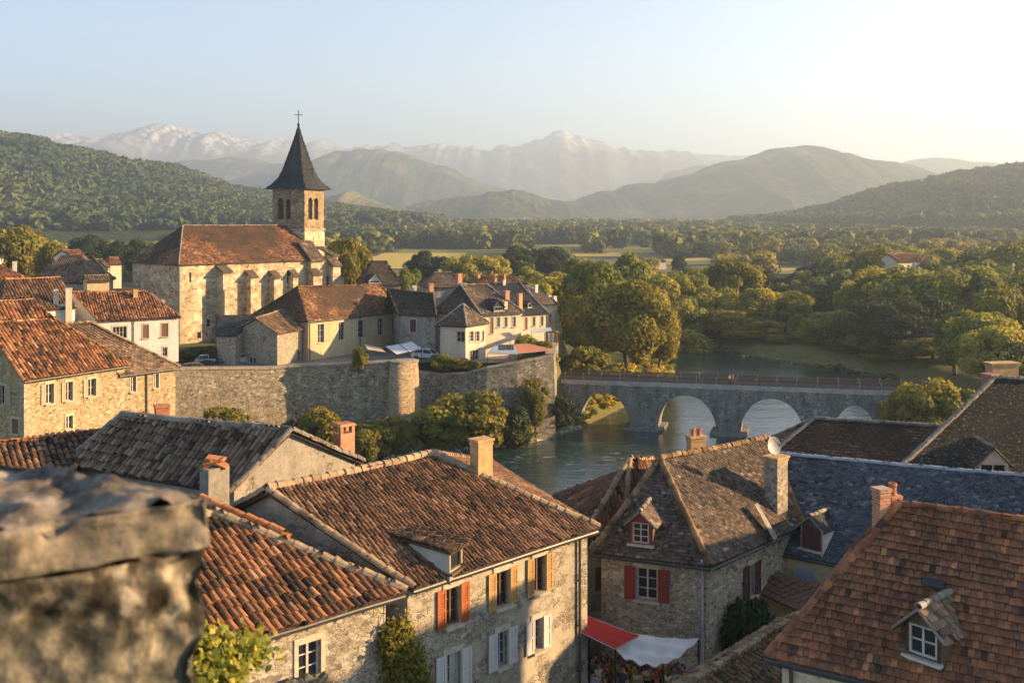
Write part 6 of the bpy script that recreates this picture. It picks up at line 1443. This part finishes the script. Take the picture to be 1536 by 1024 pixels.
# banks and town shrubs
sb = [(('bush', 0), 'large golden bush under the terrace wall at the water', 712, 580, 104, 116.5, -26.3, None), (('bush', 1), 'golden bush left of the large one under the terrace wall', 664, 598, 84, 116.5, -26.3, 'leaf'), (('tall', 1), 'tall sunlit shrub by the left bridge end', 803, 562, 56, 122, -26, 'leaf_gold'), (('shrub', 0), 'dark green bush between the terrace wall and the bridge', 836, 590, 62, 126, -26, 'leaf_dark'), (('shrub', 1), 'dark bush at the foot of the turret', 640, 618, 60, 117.5, -26.5, 'leaf_dark'),
      (('bush', 2), 'round bush against the rampart above the dark tiled roof', 336, 602, 72, 113, -26, 'leaf_gold'), (('bush', 1), 'big round bush left of the brick chimney at the rampart foot', 480, 608, 72, 112, -27, 'leaf_gold'), (('shrub', 2), 'small bush right of the brick chimney', 548, 640, 44, 112, -27, 'leaf_gold'), (('bush', 0), 'small bush at the rampart foot, middle of the row', 575, 634, 44, 114, -27, None), (('bush', 1), 'small sunny bush under the turret', 606, 632, 46, 115, -27, None), (('shrub', 2), 'low dark bush at the water under the large golden bush', 770, 606, 60, 119, -27, 'leaf_dark'), (('shrub', 0), 'low bush beside the rampart behind the gable', 440, 628, 50, 112, -27, 'leaf_dark'),
      (('shrub', 1), 'green bush on the terrace in front of the pyramid roofed house', 664, 528, 40, 126.5, -19.2, 'leaf'), (('bush', 2), 'bright bush on the terrace wall right of the white car', 690, 534, 34, 126, -19, 'leaf_gold'), (('shrub', 0), 'bush in the restaurant garden under the peach awning', 792, 500, 44, 130, -18.4, 'leaf'), (('bush', 0), 'yellow green bush left of the hanging cloths', 815, 508, 30, 130, -18.4, 'leaf_gold'), (('bush', 1), 'dry orange bush at the foot of the pyramid roofed house', 705, 541, 34, 126.3, -19, 'leaf_gold'), (('shrub', 2), 'dark hedge under the church wall by the cars', 300, 518, 84, 131, -19, 'leaf_dark'), (('shrub', 1), 'dark bush near the church wall left of the barn', 322, 522, 44, 127, -19, 'leaf_dark'), (('bush', 2), 'small bush beside the yellow stone house awning', 540, 516, 22, 122, -18.6, None)]
for key, lb, x, y, w, D_, zb, mt in sb: tree(key, lb, x, y, w, D_, zb, mt)
# court bush
tree(('shrub', 0), 'dark green bush filling the courtyard corner by the grey wall', 1128, 892, 92, 38.5, STREET, 'leaf_dark')
# climbing plants and vine
def climber(label, pts, n, leaf, mat, loc, spread, name='climbing_plant', thick=.25, nrm_=None):
    r = thing(name, label, 'climbing plant', loc); g = np.random.default_rng(n); P_ = []; st = MB()
    for path in pts:
        path = [np.asarray(p, float) for p in path]; st.tube(path, .018, 5)
        for a, b in zip(path[:-1], path[1:]):
            k = n // (len(path) - 1) // len(pts); t = g.random(k)[:, None]; P_.append(a + (b - a) * t + g.normal(size=(k, 3)) * spread)
    P_ = np.vstack(P_); n = len(P_); nn = g.normal(size=(n, 3)) * .6 + (nrm_ if nrm_ is not None else A3(.5, -.6, .5)); nn /= np.linalg.norm(nn, axis=1)[:, None]
    a = np.cross(nn, g.normal(size=(n, 3))); a /= np.linalg.norm(a, axis=1)[:, None]; b = np.cross(nn, a); s = leaf * (.6 + .8 * g.random(n))[:, None]
    V = np.stack([P_ - a * s * .5, P_ - b * s * .7, P_ + a * s * .5, P_ + b * s * .8 - nn * s * .25], 1).reshape(-1, 3); m = MB(); m.add(V, np.arange(n * 4).reshape(n, 4), np.clip(.55 + g.normal(size=n) * .2, 0, 1))
    m.build('foliage', M[mat], r); st.build('stem', M['bark'], r)
fB = B.F[0]; sB = fB.L
q = lambda x, y, o: fB.at(*fB.hit(x, y), o)
climber('yellow green climbing plant at the corner of the two foreground houses', [[q(605, 1090, .2), q(602, 1010, .25), q(590, 945, .25)], [q(612, 1090, .2), q(612, 1010, .25), q(598, 935, .2)], [q(590, 1060, .2), q(584, 1000, .25), q(576, 950, .2)], [q(622, 1090, .2), q(624, 1020, .3), q(606, 965, .25)]], 9000, .085, 'leaf_gold', fB.at(sB - 1, STREET, .2), A3(.17, .17, .2), nrm_=A3(.6, -.5, .5))
vl = [PD(290, 985, 7.2), PD(330, 975, 7.3), PD(360, 972, 7.5), PD(392, 968, 7.7)]
climber('green vine spilling over the low wall next to the parapet', [[PD(290, 1050, 6.8), PD(305, 1005, 6.8), PD(322, 972, 7.0)], [PD(320, 1030, 6.9), PD(345, 985, 7.0), PD(385, 975, 7.2)], [PD(296, 1010, 6.8), PD(300, 975, 6.9), PD(308, 960, 7.0)]], 1700, .052, 'leaf', (-2.0, 7.3, -3.8), A3(.08, .1, .06), name='vine', nrm_=A3(.4, -.5, .9))
ivy = q
w_f = Face(w1[3][:2], w1[-1][:2], -27, -17)
# ================= stuff
def scatter(name, pts, sizes, mat, variants, tintj=.26, ratio=.95):
    m = MB(); g = np.random.default_rng(len(pts)); vi = g.integers(0, len(variants), len(pts))
    for k, (V, Fq, T_, _) in enumerate(variants):
        s = np.where(vi == k)[0]
        if len(s) == 0: continue
        an = g.random(len(s)) * 6.28; ca_, sa_ = np.cos(an), np.sin(an); Hh = sizes[s]; Wd = Hh * ratio * (.8 + .5 * g.random(len(s)))
        x = (V[None, :, 0] * ca_[:, None] - V[None, :, 1] * sa_[:, None]) * Wd[:, None] + pts[s, 0][:, None]; y = (V[None, :, 0] * sa_[:, None] + V[None, :, 1] * ca_[:, None]) * Wd[:, None] + pts[s, 1][:, None]; z = V[None, :, 2] * Hh[:, None] + pts[s, 2][:, None]
        fc = (Fq[None] + (np.arange(len(s)) * len(V))[:, None, None]).reshape(-1, 4); tn = np.clip(T_[None] + (g.normal(size=len(s)) * tintj + (fbm(pts[s, 0] / 70, pts[s, 1] / 110, 3) - .45) * 1.1)[:, None], 0, 1).ravel()
        m.add(np.stack([x, y, z], -1).reshape(-1, 3), fc, tn)
    return tag(m.build(name, M[mat], None), kind='stuff')
vA = [crown(900, 18, 200 + i, leaf=.075, r=(.15, .24), z0=.0) for i in range(4)]; vB = [crown(150, 9, 220 + i, leaf=.22, r=(.17, .26), z0=.0) for i in range(4)]; vC = [crown(84, 6, 240 + i, leaf=.25, r=(.18, .28), z0=.0) for i in range(4)]
def wood(n, y0, y1, xr, hh, keep=None, seed=0):
    g = np.random.default_rng(seed); y = y0 + (y1 - y0) * g.random(n); x = (g.random(n) * 2 - 1) * xr * y / F * 820 if np.ndim(xr) == 0 else (xr[0] + (xr[1] - xr[0]) * g.random(n) - CX) / F * y
    z = gz(x, y); H_ = hh[0] + (hh[1] - hh[0]) * g.random(n); px_ = CX + x / y * F; pt = HY - (z + H_) / y * F; pb = HY - z / y * F
    ok = np.ones(n, bool)
    for (a, b, c, d, ya, yb, xa, xb) in FIELDS:
        hid = (px_ > a - 6) & (px_ < c + 6) & (pt < d - 1) & (pb > b + 1) & (y < yb)
        ok &= ~hid
    if keep is not None: ok &= keep(x, y, px_, pt)
    return np.stack([x, y, z - .5], -1)[ok], H_[ok]
clump = lambda s, th: (lambda x, y, p, t: fbm(x / s, y / s, 3) > th)
p, h = wood(1300, 330, 640, 1.0, (8, 14), clump(45, .36), 1); scatter('mid_woods', p, h, 'leaf_wood', vA)
p, h = wood(7500, 600, 1350, 1.05, (9, 16), clump(120, .27), 2); scatter('valley_woods', p, h, 'leaf_wood', vB)
p, h = wood(4200, 1250, 1900, 1.1, (11, 17), None, 3); scatter('far_woods', p, h, 'leaf_wood', vC)
p, h = wood(420, 225, 420, (1195, 1600), (9, 15), None, 4); scatter('right_woods', p, h, 'leaf_wood', vA)
p, h = wood(160, 215, 330, (985, 1230), (7, 11), clump(20, .45), 5); scatter('far_bank_thicket', p, h, 'leaf_wood', vA)
def hillwood(nm, HLx, n, hh, seed, tmin=0, tmax=.62, minh=-8):
    X, Y, Z = HLx; g = np.random.default_rng(seed); j = g.random(n) * (X.shape[1] - 1.01); i = (tmin + (tmax - tmin) * g.random(n)) * (X.shape[0] - 1.01); i0, j0 = i.astype(int), j.astype(int); fi, fj = i - i0, j - j0
    bl = lambda A_: (A_[i0, j0] * (1 - fj) + A_[i0, j0 + 1] * fj) * (1 - fi) + (A_[i0 + 1, j0] * (1 - fj) + A_[i0 + 1, j0 + 1] * fj) * fi
    x, y, z = bl(X), bl(Y), bl(Z); k = (z > minh) & (np.abs(x / y) < .62); scatter(nm, np.stack([x, y, z - 1], -1)[k], (hh[0] + (hh[1] - hh[0]) * g.random(n))[k], 'leaf_hill', vC, .12, 1.25)
hillwood('hill_woods', HL, 19000, (6, 16), 7); hillwood('hill_woods', HR, 15000, (6, 16), 8)
# bank growth and gravel
def strip(poly, i0, i1, n, off, seed):
    g = np.random.default_rng(seed); seg = poly[i0:i1 + 1]; L = np.cumsum([0] + [np.hypot(*(b - a)) for a, b in zip(seg[:-1], seg[1:])]); t = g.random(n) * L[-1]; x = np.interp(t, L, seg[:, 0]); y = np.interp(t, L, seg[:, 1]); o = off[0] + (off[1] - off[0]) * g.random(n); dx = np.interp(t + .5, L, seg[:, 0]) - np.interp(t - .5, L, seg[:, 0]); dy = np.interp(t + .5, L, seg[:, 1]) - np.interp(t - .5, L, seg[:, 1]); q = np.hypot(dx, dy) + 1e-6
    x, y = x - dy / q * o, y + dx / q * o; return np.stack([x, y, gz(x, y) - .05], -1)
sv = [crown(140, 8, 260 + i, leaf=.16, r=(.16, .26), z0=-.2) for i in range(3)]
p = strip(RIV, 1, 7, 320, (.8, 5.5), 1); scatter('bank_growth', p, .5 + 1.1 * np.random.default_rng(5).random(len(p)), 'leaf', sv, .2, 1.3)
p = strip(RIV, 15, 21, 520, (-7.0, -1.0), 2); scatter('bank_growth', p, .7 + 1.7 * np.random.default_rng(6).random(len(p)), 'leaf', sv, .2, 1.3)
p = strip(RIV, 7, 11, 260, (.6, 6), 3); scatter('bank_growth', p, .7 + 1.5 * np.random.default_rng(6).random(len(p)), 'leaf', sv, .2, 1.3)
def gravel(p, smin, smax, seed):
    g = np.random.default_rng(seed); m = MB(); th = np.linspace(0, 2 * math.pi, 7)[:-1]
    base = [(0, 0, -.4)] + [(math.cos(t), math.sin(t), -.1) for t in th] + [(.6 * math.cos(t + .5), .6 * math.sin(t + .5), .5) for t in th] + [(0, 0, .62)]
    fs = [(0, 1 + (i + 1) % 6, 1 + i) for i in range(6)] + [(1 + i, 1 + (i + 1) % 6, 7 + i) for i in range(6)] + [(1 + (i + 1) % 6, 7 + (i + 1) % 6, 7 + i) for i in range(6)] + [(7 + i, 7 + (i + 1) % 6, 13) for i in range(6)]
    for q in p: m.add(np.array(base) * (1 + g.normal(size=(14, 3)) * .16) * (smin + (smax - smin) * g.random() ** 2) * A3(1, 1, .7) + q, fs, g.random())
    return tag(m.build('bank_gravel', M['gravel'], None), kind='stuff')
N = NT('gravel'); N.bsdf(N.ramp(N.tint(), [(0, (.2, .18, .15)), (1, (.46, .42, .36))]), .9); M['gravel'] = N.m
gravel(np.vstack([strip(RIV, 2, 5, 420, (-.1, 1.6), 11), strip(RIV, 5, 7, 300, (-.6, 2.2), 12), strip(RIV, 15, 20, 700, (-1.8, .1), 13)]), .1, .38, 4)
# far house roofs among the right-hand trees and a few in the fields
auto('distant red roofed house among the trees on the right', 1348, 393, 1392, 392, -10.5, 1.9, 8, -16, 1, 1, 0, roof='canal_orange', wall='plaster_cream', **far)
auto('tiny white farmhouse beside the middle field', 733, 370, 748, 369.6, -19.5, 1.6, 6, -22.5, 1, 1, 0, roof='canal_brown', wall='plaster_white', **far)
auto('long low white building at the field edge right of the plane trees', 968, 393, 1000, 392.6, -19.5, 1.6, 8, -23, 1, 1, 0, roof='canal_tan', wall='plaster_white', **far)

# ================= camera, sun, sky, air
SAZ, SEL = math.radians(3), math.radians(15.5)
sd = Vector((math.cos(SAZ) * math.cos(SEL), math.sin(SAZ) * math.cos(SEL), math.sin(SEL)))
ld = bpy.data.lights.new('sun', 'SUN'); ld.energy = SUN_E; ld.angle = math.radians(.5); ld.color = (1.0, .67, .33); lo = bpy.data.objects.new('sun', ld); COL.objects.link(lo); lo.rotation_euler = sd.to_track_quat('Z', 'Y').to_euler(); lo.location = (60, 20, 60)
w = bpy.data.worlds.new('World'); SC.world = w; w.use_nodes = True; nt = w.node_tree; bg = nt.nodes['Background']; sk = nt.nodes.new('ShaderNodeTexSky'); sk.sky_type = 'NISHITA'; sk.sun_disc = False
sk.sun_elevation = SEL; sk.sun_rotation = math.pi / 2 - SAZ; sk.air_density = .9; sk.dust_density = .1; sk.ozone_density = 2.0; sk.altitude = 300
nt.links.new(sk.outputs[0], bg.inputs[0]); bg.inputs[1].default_value = SKY_E
hz = MB(); hz.box((0, 4300, 330), (19000, 9000, 840)); N = NT('haze'); vp = N.n('ShaderNodeVolumePrincipled', {'Color': (.66, .82, 1.0, 1), 'Density': HAZE, 'Anisotropy': HG}); N.t.links.new(vp.outputs[0], N.out.inputs['Volume'])
tag(hz.build('haze', N.m, None, tint=False), kind='stuff')
cd = bpy.data.cameras.new('camera'); cam = bpy.data.objects.new('camera', cd); COL.objects.link(cam); SC.camera = cam
cam.location = (0, 0, 0); cam.rotation_euler = (math.pi / 2, 0, 0); cd.sensor_width = 36; cd.lens = F / 1536 * 36; cd.shift_y = -(512 - HY) / 1536; cd.clip_start = .05; cd.clip_end = 20000
cd.dof.use_dof = True; cd.dof.focus_distance = 60; cd.dof.aperture_fstop = 3.4
SC.view_settings.view_transform = 'Standard'; SC.view_settings.look = 'None'; SC.view_settings.gamma = 1; SC.view_settings.exposure = EXPO
SC.cycles.use_denoising = True
try: SC.cycles.denoiser = 'OPENIMAGEDENOISE'; SC.cycles.denoising_input_passes = 'RGB_ALBEDO_NORMAL'
except Exception: pass
SC.cycles.max_bounces = 5; SC.cycles.diffuse_bounces = 3; SC.cycles.glossy_bounces = 3; SC.cycles.transmission_bounces = 3; SC.cycles.volume_bounces = 0; SC.cycles.transparent_max_bounces = 4
SC.cycles.use_adaptive_sampling = True; SC.cycles.adaptive_threshold = .02; SC.cycles.sample_clamp_indirect = 6; SC.cycles.caustics_reflective = False
